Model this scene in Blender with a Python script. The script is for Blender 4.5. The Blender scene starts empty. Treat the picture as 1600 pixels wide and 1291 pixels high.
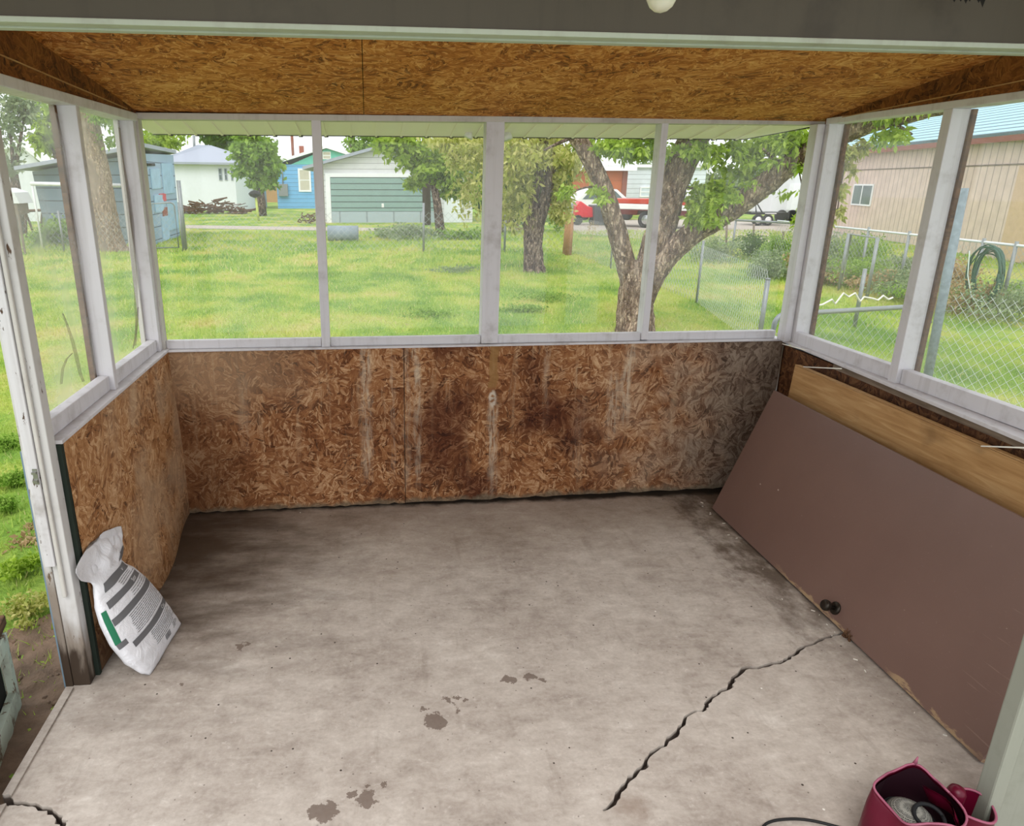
import bpy, bmesh, math, random
import numpy as np
from mathutils import Vector, Matrix
C = bpy.context.scene.collection
random.seed(7); rng = np.random.default_rng(7)
SC = bpy.context.scene

# ---------------------------------------------------------------- camera
F0, PITCH, ROLL, YAW, CX, CY = 1099.057, 0.312, 0.003, 0.093, 677.557, 637.548
CAMZ = 1.957
def _basis():
    a, b = math.cos(YAW), math.sin(YAW); cp, sp = math.cos(PITCH), math.sin(PITCH)
    Fw = np.array([b*cp, a*cp, -sp]); R = np.array([a, -b, 0.0]); U = np.cross(R, Fw)
    c, s = math.cos(ROLL), math.sin(ROLL)
    return Fw, c*R+s*U, -s*R+c*U
FW, RT, UP = _basis()
CO = np.array([0, 0, CAMZ])
def ray(x, y): return FW + RT*(x-CX)/F0 - UP*(y-CY)/F0
def gp(x, y, z=-0.12):
    d = ray(x, y); return CO + d*((z-CAMZ)/d[2])
def dp(x, y, Y):
    d = ray(x, y); return CO + d*(Y/d[1])
def xp(x, y, X):
    d = ray(x, y); return CO + d*(X/d[0])
cam = bpy.data.cameras.new('camera'); camo = bpy.data.objects.new('camera', cam); C.objects.link(camo)
camo.matrix_world = Matrix(((RT[0], UP[0], -FW[0], 0), (RT[1], UP[1], -FW[1], 0), (RT[2], UP[2], -FW[2], CAMZ), (0, 0, 0, 1)))
cam.sensor_width = 36; cam.lens = F0*36/1600; cam.shift_x = (800-CX)/1600; cam.shift_y = (CY-645.5)/1600
cam.clip_start = 0.05; cam.clip_end = 500
SC.camera = camo

# ---------------------------------------------------------------- light (overcast sky, faint soft sun)
w = bpy.data.worlds.new('overcast'); SC.world = w; w.use_nodes = True
bg = w.node_tree.nodes['Background']; bg.inputs[0].default_value = (0.93, 0.965, 1.0, 1); bg.inputs[1].default_value = 1.0
sun = bpy.data.lights.new('sun', 'SUN'); sun.energy = 0.9; sun.angle = math.radians(35); sun.color = (1, .97, .92)
suno = bpy.data.objects.new('sun', sun); C.objects.link(suno); suno.rotation_euler = (math.radians(38), math.radians(-18), 0)
SC.view_settings.view_transform = 'Standard'; SC.view_settings.look = 'None'
SC.view_settings.gamma = 1; SC.view_settings.exposure = 0.75; SC.view_settings.use_curve_mapping = False

# ---------------------------------------------------------------- material helpers
def lin(c):
    return tuple(((v/255)/12.92 if v/255 <= .04045 else ((v/255+.055)/1.055)**2.4) for v in c)+(1,)
class NT:
    def __init__(s, name):
        s.m = bpy.data.materials.new(name); s.m.use_nodes = True; s.t = s.m.node_tree
        s.t.nodes.clear(); s.out = s.t.nodes.new('ShaderNodeOutputMaterial')
    def put(s, sock, v):
        if isinstance(v, bpy.types.NodeSocket): s.t.links.new(v, sock)
        elif v is not None:
            if isinstance(v, (int, float)) and hasattr(sock.default_value, '__len__'): v = (v,)*len(sock.default_value)
            if hasattr(sock.default_value, '__len__') and len(sock.default_value) == 3: v = v[:3]
            sock.default_value = v
    def nd(s, typ, props=None, **ins):
        n = s.t.nodes.new(typ)
        for k, v in (props or {}).items(): setattr(n, k, v)
        for k, v in ins.items(): s.put(n.inputs[int(k[1:]) if k[0] == '_' else k.replace('_', ' ')], v)
        return n
    def uv(s): return s.nd('ShaderNodeTexCoord').outputs['UV']
    def obj(s): return s.nd('ShaderNodeTexCoord').outputs['Object']
    def pos(s): return s.nd('ShaderNodeNewGeometry').outputs['Position']
    def island(s): return s.nd('ShaderNodeNewGeometry').outputs['Random Per Island']
    def map(s, v, sc=(1,1,1), rot=(0,0,0), loc=(0,0,0)):
        return s.nd('ShaderNodeMapping', None, Vector=v, Scale=sc, Rotation=rot, Location=loc).outputs[0]
    def noise(s, v, scale=5, det=4, rough=.55, dist=0, col=False):
        n = s.nd('ShaderNodeTexNoise', None, Vector=v, Scale=scale, Detail=det, Roughness=rough, Distortion=dist)
        return n.outputs['Color' if col else 'Fac']
    def vor(s, v, scale=5, feature='F1', out='Color'):
        n = s.nd('ShaderNodeTexVoronoi', {'feature': feature}, Vector=v, Scale=scale); return n.outputs[out]
    def math(s, op, a, b=None, c=None, clamp=False):
        return s.nd('ShaderNodeMath', {'operation': op, 'use_clamp': clamp}, _0=a, _1=b, _2=c).outputs[0] if c is not None else (
            s.nd('ShaderNodeMath', {'operation': op, 'use_clamp': clamp}, _0=a, _1=b).outputs[0] if b is not None else
            s.nd('ShaderNodeMath', {'operation': op, 'use_clamp': clamp}, _0=a).outputs[0])
    def vm(s, op, a, b=None):
        n = s.nd('ShaderNodeVectorMath', {'operation': op}, _0=a, _1=b) if b is not None else s.nd('ShaderNodeVectorMath', {'operation': op}, _0=a)
        return n.outputs['Value'] if op in ('LENGTH', 'DISTANCE', 'DOT_PRODUCT') else n.outputs[0]
    def sep(s, v): return s.nd('ShaderNodeSeparateXYZ', None, Vector=v).outputs
    def comb(s, x, y, z): return s.nd('ShaderNodeCombineXYZ', None, X=x, Y=y, Z=z).outputs[0]
    def mr(s, v, a, b, c=0, d=1):
        return s.nd('ShaderNodeMapRange', {'interpolation_type': 'SMOOTHSTEP'}, _0=v, _1=a, _2=b, _3=c, _4=d).outputs[0]
    def ramp(s, f, stops, interp='LINEAR'):
        n = s.nd('ShaderNodeValToRGB', None, Fac=f); r = n.color_ramp; r.interpolation = interp
        while len(r.elements) < len(stops): r.elements.new(.5)
        for e, (p, c) in zip(r.elements, stops): e.position = p; e.color = lin(c) if max(c) > 1 else tuple(c)+(1,)
        return n.outputs[0]
    def mix(s, f, a, b, mode='MIX'):
        a = lin(a) if isinstance(a, tuple) else a; b = lin(b) if isinstance(b, tuple) else b
        n = s.nd('ShaderNodeMix', {'data_type': 'RGBA', 'blend_type': mode}, _0=f, _6=a, _7=b); return n.outputs[2]
    def bump(s, h, st=.3, d=.01): return s.nd('ShaderNodeBump', None, Strength=st, Distance=d, Height=h).outputs[0]
    def bsdf(s, col, rough=.8, normal=None, metal=0, spec=.3, **k):
        b = s.nd('ShaderNodeBsdfPrincipled'); s.put(b.inputs['Base Color'], lin(col) if isinstance(col, tuple) else col)
        s.put(b.inputs['Roughness'], rough); s.put(b.inputs['Metallic'], metal); s.put(b.inputs['Specular IOR Level'], spec)
        if normal is not None: s.put(b.inputs['Normal'], normal)
        for kk, v in k.items(): s.put(b.inputs[kk.replace('_', ' ')], v)
        s.t.links.new(b.outputs[0], s.out.inputs[0]); return b
M = {}
def simple(name, col, rough=.7, var=.12, scale=6, metal=0, bump=0, spec=.3):
    n = NT(name); v = n.obj(); f = n.noise(v, scale, 5)
    a = tuple(max(0, int(c*(1-var))) for c in col); b = tuple(min(255, int(c*(1+var))) for c in col)
    n.bsdf(n.mix(f, a, b), rough, n.bump(n.noise(v, scale*6, 4), bump) if bump else None, metal, spec)
    M[name] = n.m; return n.m

def osb(name, cols, stain=None, k=1.0, bumpst=.5):
    n = NT(name); uv = n.uv()
    wob = n.vm('ADD', uv, n.map(n.noise(uv, 9, 3, col=True), sc=(.06,.06,0)))
    def layer(off, cell, fine):
        v = n.map(wob, loc=off)
        vo = n.nd('ShaderNodeTexVoronoi', None, Vector=v, Scale=cell*k)
        ang = n.math('MULTIPLY', n.sep(vo.outputs['Color'])[0], 6.28)
        r = n.nd('ShaderNodeVectorRotate', {'rotation_type': 'Z_AXIS'}, Vector=v, Center=vo.outputs['Position'], Angle=ang).outputs[0]
        v2 = n.nd('ShaderNodeTexVoronoi', None, Vector=n.map(r, sc=(1.3, 8, 1)), Scale=fine*k)
        g = n.noise(n.map(r, sc=(5, 60, 1)), 3*k, 5, .65)
        return n.sep(v2.outputs['Color'])[0], g, n.sep(vo.outputs['Color'])[1]
    a, ga, ra = layer((0,0,0), 14, 7.5); b, gb, rb = layer((3.3,1.7,0), 10, 6); c, gc, rc = layer((7.1,5.2,0), 24, 14)
    sel = n.mr(ra, .42, .55)
    cell = n.mix_(a, b, sel); g = n.mix_(ga, gb, sel)
    f = n.math('ADD', n.math('MULTIPLY', cell, .26), n.math('ADD', n.math('MULTIPLY', g, .48), n.math('MULTIPLY', n.math('ADD', n.math('MULTIPLY', c, .4), n.math('MULTIPLY', gc, .6)), .26)))
    big = n.noise(uv, 1.6, 4); med = n.noise(uv, 5, 4)
    f2 = n.math('ADD', f, n.math('ADD', n.math('MULTIPLY', n.math('SUBTRACT', big, .5), .35), n.math('MULTIPLY', n.math('SUBTRACT', med, .5), .35)))
    col = n.ramp(f2, [(p, q) for p, q in zip((.26, .42, .56, .76), cols)])
    col = n.mix(n.math('MULTIPLY', n.mr(f, .30, .40, 1, 0), .5), col, tuple(int(v*.45) for v in cols[0]))
    hi = n.math('MULTIPLY', n.math('MULTIPLY', n.mr(c, .80, .84), n.mr(gc, .42, .58)), .75)
    col = n.mix(hi, col, cols[3])
    if stain: col = stain(n, uv, col, f)
    n.bsdf(col, .75, n.bump(f, bumpst, .006), spec=.25); M[name] = n.m
def _mixf(s, a, b, f):
    return s.nd('ShaderNodeMix', {'data_type': 'FLOAT'}, _0=f, _2=a, _3=b).outputs[0]
NT.mix_ = _mixf
def stain_back(n, uv, col, f):
    x, z, _ = n.sep(uv)[:3]
    # pale vertical run marks where water came down the board
    streak = n.noise(n.map(uv, sc=(14, 1.1, 1)), 1, 5, .65)
    top = n.mr(z, .15, 1.0, .35, 1)
    col = n.mix(n.math('MULTIPLY', n.mr(streak, .54, .68), n.math('MULTIPLY', top, .5)), col, (196, 168, 134))
    wx = n.math('ADD', x, n.math('MULTIPLY', n.math('SUBTRACT', n.noise(n.map(uv, sc=(1, 3, 1)), 2, 3), .5), .07))
    fib = n.mr(n.noise(n.map(uv, sc=(40, 5, 1)), 1.5, 5, .7), .38, .62)
    def run(c, wd, lo=0, hi=1.1, st=.75):
        d = n.math('ABSOLUTE', n.math('SUBTRACT', wx, c)); m = n.mr(d, wd*.2, wd, 1, 0)
        return n.math('MULTIPLY', m, n.math('MULTIPLY', n.math('MULTIPLY', n.mr(z, lo, lo+.25), n.mr(z, hi, hi+.12, 1, 0)), n.math('MULTIPLY', fib, st)))
    for c, wd, lo, hi, st in ((-.03, .05, .1, 1.1, .6), (.28, .035, .05, 1.1, .65), (.215, .03, 0, 1.1, .35), (.755, .045, -.1, .62, .7), (1.60, .05, .4, 1.1, .8), (1.52, .06, .3, .75, .6), (1.08, .03, .4, 1.1, .4), (.13, .02, .1, 1.1, .3), (-.75, .05, .3, .8, .25), (1.3, .05, .1, .6, .3)):
        col = n.mix(run(c, wd, lo, hi, st), col, (206, 190, 166))
    # smear of tan adhesive with a white drip below it
    sm = n.math('MULTIPLY', n.mr(n.math('ABSOLUTE', n.math('SUBTRACT', wx, .745)), .022, .03, 1, 0), n.mr(z, .74, .76))
    col = n.mix(n.math('MULTIPLY', sm, .8), col, (150, 112, 66))
    dr = n.math('MULTIPLY', n.mr(n.vm('DISTANCE', n.comb(wx, n.math('MULTIPLY', z, .45), 0), (.75, .305, 0)), .018, .03, 1, 0), n.mr(n.noise(uv, 34, 3), .36, .5))
    col = n.mix(n.math('MULTIPLY', dr, .85), col, (226, 216, 198))
    # reddish wet zone
    red = n.mr(n.noise(n.map(uv, sc=(1, .7, 1), loc=(2.2, 0, 0)), 2.0, 3), .46, .62)
    mid = n.math('MULTIPLY', n.mr(x, -.2, .5), n.mr(x, 1.1, 1.9, 1, 0))
    col = n.mix(n.math('MULTIPLY', n.math('MULTIPLY', red, .6), n.math('ADD', mid, .3)), col, (120, 62, 26), 'MULTIPLY')
    # grey mildew near the right corner, pale wash above it
    g = n.math('MULTIPLY', n.mr(n.math('ADD', x, n.math('MULTIPLY', n.noise(uv, 5, 4), .8)), 2.15, 2.75), .75)
    wash = n.math('MULTIPLY', n.mr(x, 1.2, 1.9), n.mr(n.noise(uv, 7, 4), .3, .7))
    col = n.mix(n.math('MULTIPLY', n.math('MULTIPLY', wash, n.mr(f, .38, .62, .5, 1.2)), .55), col, (204, 178, 150))
    col = n.mix(g, col, n.mix(n.mr(f, .3, .7), (62, 52, 44), (128, 118, 108)))
    # pale top left wash, dark damp patch lower left
    l = n.math('MULTIPLY', n.mr(x, -.9, -.1, 1, 0), n.mr(n.math('ADD', z, n.math('MULTIPLY', n.noise(uv, 3, 4), .4)), .75, 1.05))
    col = n.mix(n.math('MULTIPLY', l, .5), col, (170, 146, 118))
    dk = n.math('MULTIPLY', n.mr(n.math('ADD', x, n.math('MULTIPLY', n.noise(uv, 3, 4), .6)), -.75, -.25, 1, 0), n.mr(z, .55, .85, 1, 0))
    col = n.mix(n.math('MULTIPLY', dk, .5), col, (84, 50, 26), 'MIX')
    # rotten grey foot of the board
    ft = n.mr(n.math('ADD', z, n.math('MULTIPLY', n.noise(n.map(uv, sc=(1.3, .3, 1)), 7, 5), .12)), .07, .11, 1, 0)
    col = n.mix(n.math('MULTIPLY', ft, .8), col, n.mix(n.noise(uv, 40, 3), (40, 32, 24), (150, 136, 112)))
    return col
def stain_left(n, uv, col, f):
    wn = n.mr(n.noise(n.map(uv, sc=(1.2, 1, 1), loc=(5, 2, 0)), 2.4, 4), .4, .62)
    x, z, _ = n.sep(uv)[:3]
    col = n.mix(n.math('MULTIPLY', n.math('MULTIPLY', wn, n.mr(x, 2.75, 3.3)), .55), col, (182, 158, 130))
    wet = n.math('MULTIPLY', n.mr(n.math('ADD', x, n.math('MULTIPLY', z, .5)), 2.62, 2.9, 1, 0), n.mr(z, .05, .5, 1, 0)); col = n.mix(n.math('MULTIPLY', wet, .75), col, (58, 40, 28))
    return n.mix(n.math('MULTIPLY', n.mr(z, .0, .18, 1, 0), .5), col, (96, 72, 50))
OC = ((84, 46, 22), (124, 76, 42), (156, 106, 66), (206, 168, 128))
osb('osb_back', OC, stain_back)
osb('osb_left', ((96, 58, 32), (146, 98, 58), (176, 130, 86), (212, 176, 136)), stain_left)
osb('osb_right_shaded', ((44, 27, 15), (74, 44, 24), (96, 60, 34), (130, 92, 60)))  # darker copy of the board; shadow below the right sill is in its colours
osb('osb_ceiling', ((98, 50, 14), (160, 92, 34), (194, 126, 58), (226, 172, 106)), None, 1.0, .3)
osb('osb_gable', ((62, 34, 14), (104, 60, 26), (126, 76, 34), (150, 98, 50)), None, 1.0, .3)

# concrete ---------------------------------------------------------
def concrete():
    n = NT('concrete'); p = n.pos(); x, y, _z = n.sep(p)[:3]
    a = n.noise(p, 2.2, 6, .62); b = n.noise(n.map(p, sc=(1, 1.7, 1), rot=(0, 0, .5)), 9, 6, .7, .4); c = n.noise(p, 60, 3)
    f = n.math('ADD', n.math('MULTIPLY', a, .45), n.math('ADD', n.math('MULTIPLY', b, .4), n.math('MULTIPLY', c, .15)))
    col = n.ramp(f, [(.34, (142, 130, 120)), (.46, (172, 161, 151)), (.56, (190, 180, 170)), (.68, (214, 206, 197))])
    st = n.noise(n.map(p, sc=(1, 8, 1), rot=(0, 0, -.45), loc=(4, 1, 0)), 3.2, 4)
    col = n.mix(n.math('MULTIPLY', n.mr(st, .58, .7), .16), col, (214, 206, 196))
    mo = n.noise(n.map(p, loc=(8, 2, 0)), 26, 6, .75, .3); col = n.mix(n.math('MULTIPLY', n.mr(mo, .55, .72), .35), col, (228, 220, 212)); col = n.mix(n.math('MULTIPLY', n.mr(mo, .3, .44, 1, 0), .3), col, (128, 114, 102))
    st2 = n.noise(n.map(p, sc=(7, 1, 1), rot=(0, 0, -.9), loc=(1, 1, 0)), 2.2, 4)
    col = n.mix(n.math('MULTIPLY', n.mr(st2, .6, .72), .2), col, (120, 106, 94))
    # trodden-in dirt towards the far wall and the far left corner
    ns = n.math('MULTIPLY', n.math('SUBTRACT', n.noise(p, 2.4, 5), .5), 1.1)
    back = n.mr(n.math('ADD', y, ns), 3.0, 4.3)
    col = n.mix(n.math('MULTIPLY', back, .5), col, (124, 104, 84))
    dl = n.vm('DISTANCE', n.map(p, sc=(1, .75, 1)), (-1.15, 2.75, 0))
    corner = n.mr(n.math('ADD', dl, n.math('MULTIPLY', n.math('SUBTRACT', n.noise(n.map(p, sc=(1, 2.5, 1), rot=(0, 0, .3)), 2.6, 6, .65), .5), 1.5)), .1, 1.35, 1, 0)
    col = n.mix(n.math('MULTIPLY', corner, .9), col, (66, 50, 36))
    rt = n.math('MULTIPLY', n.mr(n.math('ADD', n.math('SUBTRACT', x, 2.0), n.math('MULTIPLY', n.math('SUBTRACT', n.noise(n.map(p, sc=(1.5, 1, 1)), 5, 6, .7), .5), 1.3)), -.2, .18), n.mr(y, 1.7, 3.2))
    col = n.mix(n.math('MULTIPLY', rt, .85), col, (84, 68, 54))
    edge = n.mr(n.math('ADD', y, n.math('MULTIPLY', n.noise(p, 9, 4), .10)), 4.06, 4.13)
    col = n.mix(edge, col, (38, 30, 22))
    # dried spills: (pixel traced centre in metres, radius)
    wob = n.vm('ADD', p, n.map(n.vm('SUBTRACT', n.noise(p, 18, 4, .7, col=True), (.5, .5, .5)), sc=(.11, .11, 0)))
    m = None
    for px, py, r in ((680, 1127, .042), (505, 1268, .045), (572, 1248, .032), (546, 1242, .016), (662, 1110, .014), (795, 1061, .028), (828, 1060, .024),
                      (845, 1063, .014), (376, 1010, .022), (388, 1006, .012), (280, 1072, .01), (700, 1095, .014), (717, 1107, .012), (708, 1100, .01), (575,1229,.012), (601,1227,.012), (716, 1090, .008), (727,1092,.008)):
        q = gp(px, py, 0)
        d = n.vm('DISTANCE', wob, (float(q[0]), float(q[1]), 0)); k = n.mr(d, r*.93, r*1.07, 1, 0)
        m = k if m is None else n.math('MAXIMUM', m, k)
    col = n.mix(n.math('MULTIPLY', m, .8), col, (104, 88, 78))
    # fine specks of grit
    sp = n.nd('ShaderNodeTexVoronoi', None, Vector=p, Scale=16); 
    spk = n.math('MULTIPLY', n.mr(sp.outputs['Distance'], .05, .085, 1, 0), n.mr(n.sep(sp.outputs['Color'])[0], .72, .74))
    col = n.mix(spk, col, (60, 50, 42))
    spw = n.math('MULTIPLY', n.mr(n.vor(n.map(p, loc=(7, 3, 0)), 9, out='Distance'), .03, .045, 1, 0), n.mr(n.sep(n.vor(n.map(p, loc=(7, 3, 0)), 9))[0], .9, .92))
    col = n.mix(spw, col, (236, 232, 224))
    # rusty patch at the crack's near end
    q = gp(985, 1262, 0); d = n.vm('DISTANCE', n.map(wob, sc=(1, 1, 1)), (float(q[0]), float(q[1]), 0))
    col = n.mix(n.math('MULTIPLY', n.mr(d, .01, .09, 1, 0), .45), col, (110, 82, 60))
    crk = n.mr(_z, -.018, -.006, 1, 0)      # packed soil inside the cracks
    col = n.mix(n.math('MULTIPLY', crk, .85), col, (70, 54, 46))
    sp2 = n.nd('ShaderNodeTexVoronoi', None, Vector=n.map(p, loc=(3, 5, 0)), Scale=38)
    col = n.mix(n.math('MULTIPLY', n.math('MULTIPLY', n.mr(sp2.outputs['Distance'], .08, .16, 1, 0), n.mr(n.sep(sp2.outputs['Color'])[1], .8, .82)), .6), col, (86, 74, 66))
    n.bsdf(col, .8, n.bump(n.math('ADD', b, n.math('MULTIPLY', c, .6)), .25, .004), spec=.25); M['concrete'] = n.m
concrete()

def paint(name, col, dirt=(120, 108, 96), under=(92, 66, 48), chip=.66, grime=.35):
    n = NT(name); p = n.obj(); uv = n.pos()
    g = n.noise(uv, 6, 5, .65); c = n.mix(n.math('MULTIPLY', n.mr(g, .5, .75), grime), col, dirt)
    st = n.noise(n.map(uv, sc=(30, 30, 1.5)), 1, 4); c = n.mix(n.math('MULTIPLY', n.mr(st, .5, .7), .15), c, dirt)
    ch = n.mr(n.noise(n.map(uv, sc=(2.2, 2.2, .8)), 9, 6, .7), chip, chip+.025)
    c = n.mix(ch, c, under)
    n.bsdf(c, .6, n.bump(n.math('SUBTRACT', st, n.math('MULTIPLY', ch, .6)), .25, .003), spec=.35); M[name] = n.m
paint('white_paint', (212, 210, 214), chip=.74)
paint('shade_paint', (196, 192, 186), chip=.76)
paint('peeling_paint', (206, 204, 206), chip=.6, under=(80, 60, 46), grime=.5)
paint('green_grey_paint', (172, 180, 164), chip=.78, grime=.3)
paint('casing_paint', (142, 144, 132), dirt=(100, 104, 90), chip=.8, grime=.35)
paint('pale_green_peel', (196, 206, 188), chip=.56, under=(120, 104, 84), grime=.6)
paint('beam_paint_shaded', (76, 70, 58), dirt=(54, 49, 41), chip=.8, under=(46, 40, 33), grime=.5)  # grey-green paint darkened; the shade on the beam face is in the colour
def postfoot(name='post_paint', hz=.0):
    n = NT(name); p = n.pos(); z = n.sep(p)[2]
    c = n.mix(n.math('MULTIPLY', n.mr(n.noise(p, 7, 5), .5, .75), .4), (200, 198, 196), (150, 140, 128))
    ch = n.mr(n.noise(n.map(p, sc=(3, 3, .7)), 10, 6, .7), .62, .65); c = n.mix(ch, c, (88, 66, 50))
    k = n.math('ADD', z, n.math('MULTIPLY', n.math('SUBTRACT', n.noise(n.map(p, sc=(5, 5, 1)), 4, 5), .5), .5))
    c = n.mix(n.mr(k, .16+hz, .42+hz, .8, 0), c, (110, 92, 72)); c = n.mix(n.mr(k, .06+hz*.3, .17+hz*.5, .95, 0), c, (54, 41, 30))
    n.bsdf(c, .7, n.bump(n.noise(n.map(p, sc=(20, 20, 2)), 2, 4), .3, .003), spec=.3); M[name] = n.m
postfoot(); postfoot('post_paint_rot', .22)
def doorbrown():
    n = NT('brown_door_paint'); uv = n.uv(); x, z, _ = n.sep(uv)[:3]
    c = n.mix(n.noise(uv, 3, 4), (110, 85, 76), (124, 98, 88))
    c = n.mix(n.math('MULTIPLY', n.mr(n.noise(uv, 90, 2), .68, .74), .25), c, (150, 128, 120))
    wv = n.math('ADD', z, n.math('MULTIPLY', n.noise(n.map(uv, sc=(1, 2, 1)), 9, 5), .09))
    lowedge = n.math('MULTIPLY', n.mr(wv, .07, .078, 1, 0), n.math('MAXIMUM', n.math('MULTIPLY', n.mr(x, 2.45, 2.6), n.mr(x, 2.95, 3.15, 1, 0)), n.math('MULTIPLY', n.mr(x, 1.75, 1.9), n.mr(x, 2.2, 2.3, 1, 0))))
    c = n.mix(n.math('MULTIPLY', n.math('MULTIPLY', lowedge, n.mr(n.noise(n.map(uv, sc=(1, 4, 1)), 16, 6, .75), .42, .52)), .85), c, (172, 146, 112))
    sc_ = n.noise(n.map(uv, sc=(2, 60, 1), rot=(0, 0, -.5)), 1.6, 3); c = n.mix(n.math('MULTIPLY', n.math('MULTIPLY', n.mr(sc_, .66, .7), n.mr(x, 2.2, 1.9)), .35), c, (160, 136, 124))
    vo = n.nd('ShaderNodeTexVoronoi', None, Vector=n.map(uv, sc=(1, 1.6, 1)), Scale=5)
    sp = n.math('MULTIPLY', n.mr(vo.outputs['Distance'], .03, .045, 1, 0), n.mr(n.sep(vo.outputs['Color'])[0], .6, .62))
    c = n.mix(sp, c, (190, 176, 164))
    n.bsdf(c, .42, n.bump(n.noise(uv, 120, 3), .15, .002), spec=.4); M['brown_door_paint'] = n.m
doorbrown()
def rawwood(name, a, b, c3, rough=.6, sc=(1.2, 14, 1)):
    n = NT(name); uv = n.uv(); g = n.noise(n.map(uv, sc=sc), 3, 6, .6, .6); s = n.noise(uv, 2.6, 4)
    c = n.ramp(g, [(.3, a), (.5, b), (.72, c3)]); c = n.mix(n.math('MULTIPLY', n.mr(s, .58, .74), .5), c, tuple(int(v*.6) for v in a))
    n.bsdf(c, rough, n.bump(g, .15, .003), spec=.3); M[name] = n.m
rawwood('tan_wood', (158, 118, 72), (178, 138, 90), (196, 160, 112))
rawwood('grey_wood', (84, 72, 60), (120, 104, 88), (150, 134, 116))
rawwood('rot_wood', (64, 44, 30), (96, 68, 46), (124, 92, 66), .85)
rawwood('cedar_wood', (150, 84, 52), (176, 104, 68), (196, 124, 84))

for a in (('dark_gap', (26, 24, 20), .9), ('dark_green', (32, 42, 34), .7), ('rust_metal', (96, 84, 74), .5, .2, 30, .6), ('galvanised', (142, 146, 148), .5, .12, 20, .5),
          ('wire', (176, 180, 180), .5, .1, 20, .4), ('steel', (150, 150, 146), .35, .1, 20, .9), ('dark_bronze', (56, 50, 44), .35, .2, 30, .7),
          ('stick', (226, 222, 212), .6), ('soffit_green', (250, 242, 232), .5, .02), ('tarred_pole', (78, 66, 58), .9, .25, 14, 0, .3), ('print_grey', (104, 104, 106), .5, .06),
          ('print_black', (60, 62, 66), .5), ('print_white', (236, 236, 238), .5), ('print_green', (30, 112, 78), .45), ('crimson', (88, 8, 34), .35, .2, 8), ('crimson_in', (34, 12, 20), .5, .2, 8),
          ('pink_trim', (150, 84, 104), .5), ('black_fabric', (20, 20, 22), .7), ('black_rubber', (24, 24, 24), .5), ('hose_green', (46, 78, 68), .45, .45, 30), ('hose_band', (196, 208, 200), .5),
          ('white_siding', (222, 224, 226), .7, .03), ('white_wall', (226, 230, 236), .8, .04), ('blue_siding', (96, 168, 222), .7, .05), ('teal_siding', (110, 196, 180), .7, .05),
          ('shingle', (160, 166, 178), .85, .1, 10), ('white_trim', (236, 238, 240), .5, .03), ('glass_dark', (90, 104, 104), .15, .3, 2), ('pale_glass', (200, 214, 220), .15, .1, 2), ('blind', (196, 190, 174), .6),
          ('brick', (140, 78, 62), .85, .2, 20), ('slate_siding', (112, 132, 146), .75, .08, 3), ('shed_blue', (156, 186, 212), .75, .14, 4), ('gravel', (172, 162, 150), .95, .18, 12, 0, .5),
          ('truck_red', (188, 62, 44), .3, .06), ('truck_white', (232, 232, 230), .3, .03), ('maroon', (96, 34, 34), .35), ('tyre', (34, 34, 36), .8), ('chrome', (196, 198, 200), .2, .05, 5, .9),
          ('red_plastic', (206, 44, 56), .35), ('barn_fascia', (138, 84, 70), .7, .1), ('dry_stalk', (206, 176, 130), .9, .15), ('dirt', (112, 92, 76), .95, .3, 14, 0, .7), ('yellow_green', (190, 200, 110), .8),
          ('rope', (176, 150, 112), .8), ('insulator', (236, 236, 232), .3), ('grey_plastic', (88, 92, 96), .5), ('cement_pipe', (136, 148, 156), .85, .12, 8)):
    simple(*a)
simple('rail_pale', (214, 218, 220), .45, .06); simple('old_pipe', (118, 130, 134), .6, .3, 26); simple('bright_wire', (214, 218, 220), .4, .06, 20, .2); simple('pale_tan', (206, 176, 146), .8, .08); simple('post_wood', (160, 122, 88), .9, .25, 10)
def siding(name, col, pitch, horiz=True, shadow=.6, var=.06, lw=.07):
    n = NT(name); uv = n.uv(); s = n.sep(uv); ax = s[1] if horiz else s[0]
    fr = n.math('FRACT', n.math('DIVIDE', ax, pitch)); ln = n.mr(fr, lw*.5, lw, 1, 0)
    c = n.mix(n.noise(uv, 2.5, 5), tuple(int(v*(1-var)) for v in col), tuple(min(255, int(v*(1+var))) for v in col))
    c = n.mix(n.math('MULTIPLY', ln, shadow), c, tuple(int(v*.45) for v in col)); n.bsdf(c, .75, n.bump(fr, .4, .02)); M[name] = n.m
siding('lap_white', (214, 214, 216), .28, lw=.12); siding('lap_blue', (116, 178, 226), .3, lw=.14); siding('door_teal', (138, 164, 160), .3, True, .9, lw=.2)
siding('door_teal_low', (168, 182, 190), 1.4, False, .5); siding('shed_block', (112, 128, 140), .42, True, .9, lw=.1); siding('shed_block_blue', (150, 172, 196), .42, True, .9, lw=.1)
siding('barn_board', (214, 192, 180), .34, False, .5, .12, .16); siding('metal_roof', (164, 202, 214), .42, True, .9, .05, .35); siding('cedar_panel', (184, 104, 64), .5, True, .5)
siding('lap_trailer', (214, 222, 230), .3, lw=.14)
def leafmat(name, cols, rough=.6, trans=.35):
    n = NT(name); r = n.island(); c = n.ramp(r, [(i/(len(cols)-1), q) for i, q in enumerate(cols)])
    c = n.mix(n.math('MULTIPLY', n.noise(n.pos(), 1.2, 3), .35), c, cols[-1])
    a = n.nd('ShaderNodeBsdfDiffuse', None, Color=c).outputs[0]; b = n.nd('ShaderNodeBsdfTranslucent', None, Color=c).outputs[0]
    m = n.nd('ShaderNodeMixShader', None, _0=trans, _1=a, _2=b).outputs[0]; n.t.links.new(m, n.out.inputs[0]); M[name] = n.m
leafmat('leaf_bright', ((104, 134, 34), (156, 184, 62), (200, 218, 110), (140, 170, 52)), trans=.5)
leafmat('leaf_yellow', ((128, 134, 56), (184, 186, 96), (226, 216, 150), (156, 168, 74)), trans=.5)
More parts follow.
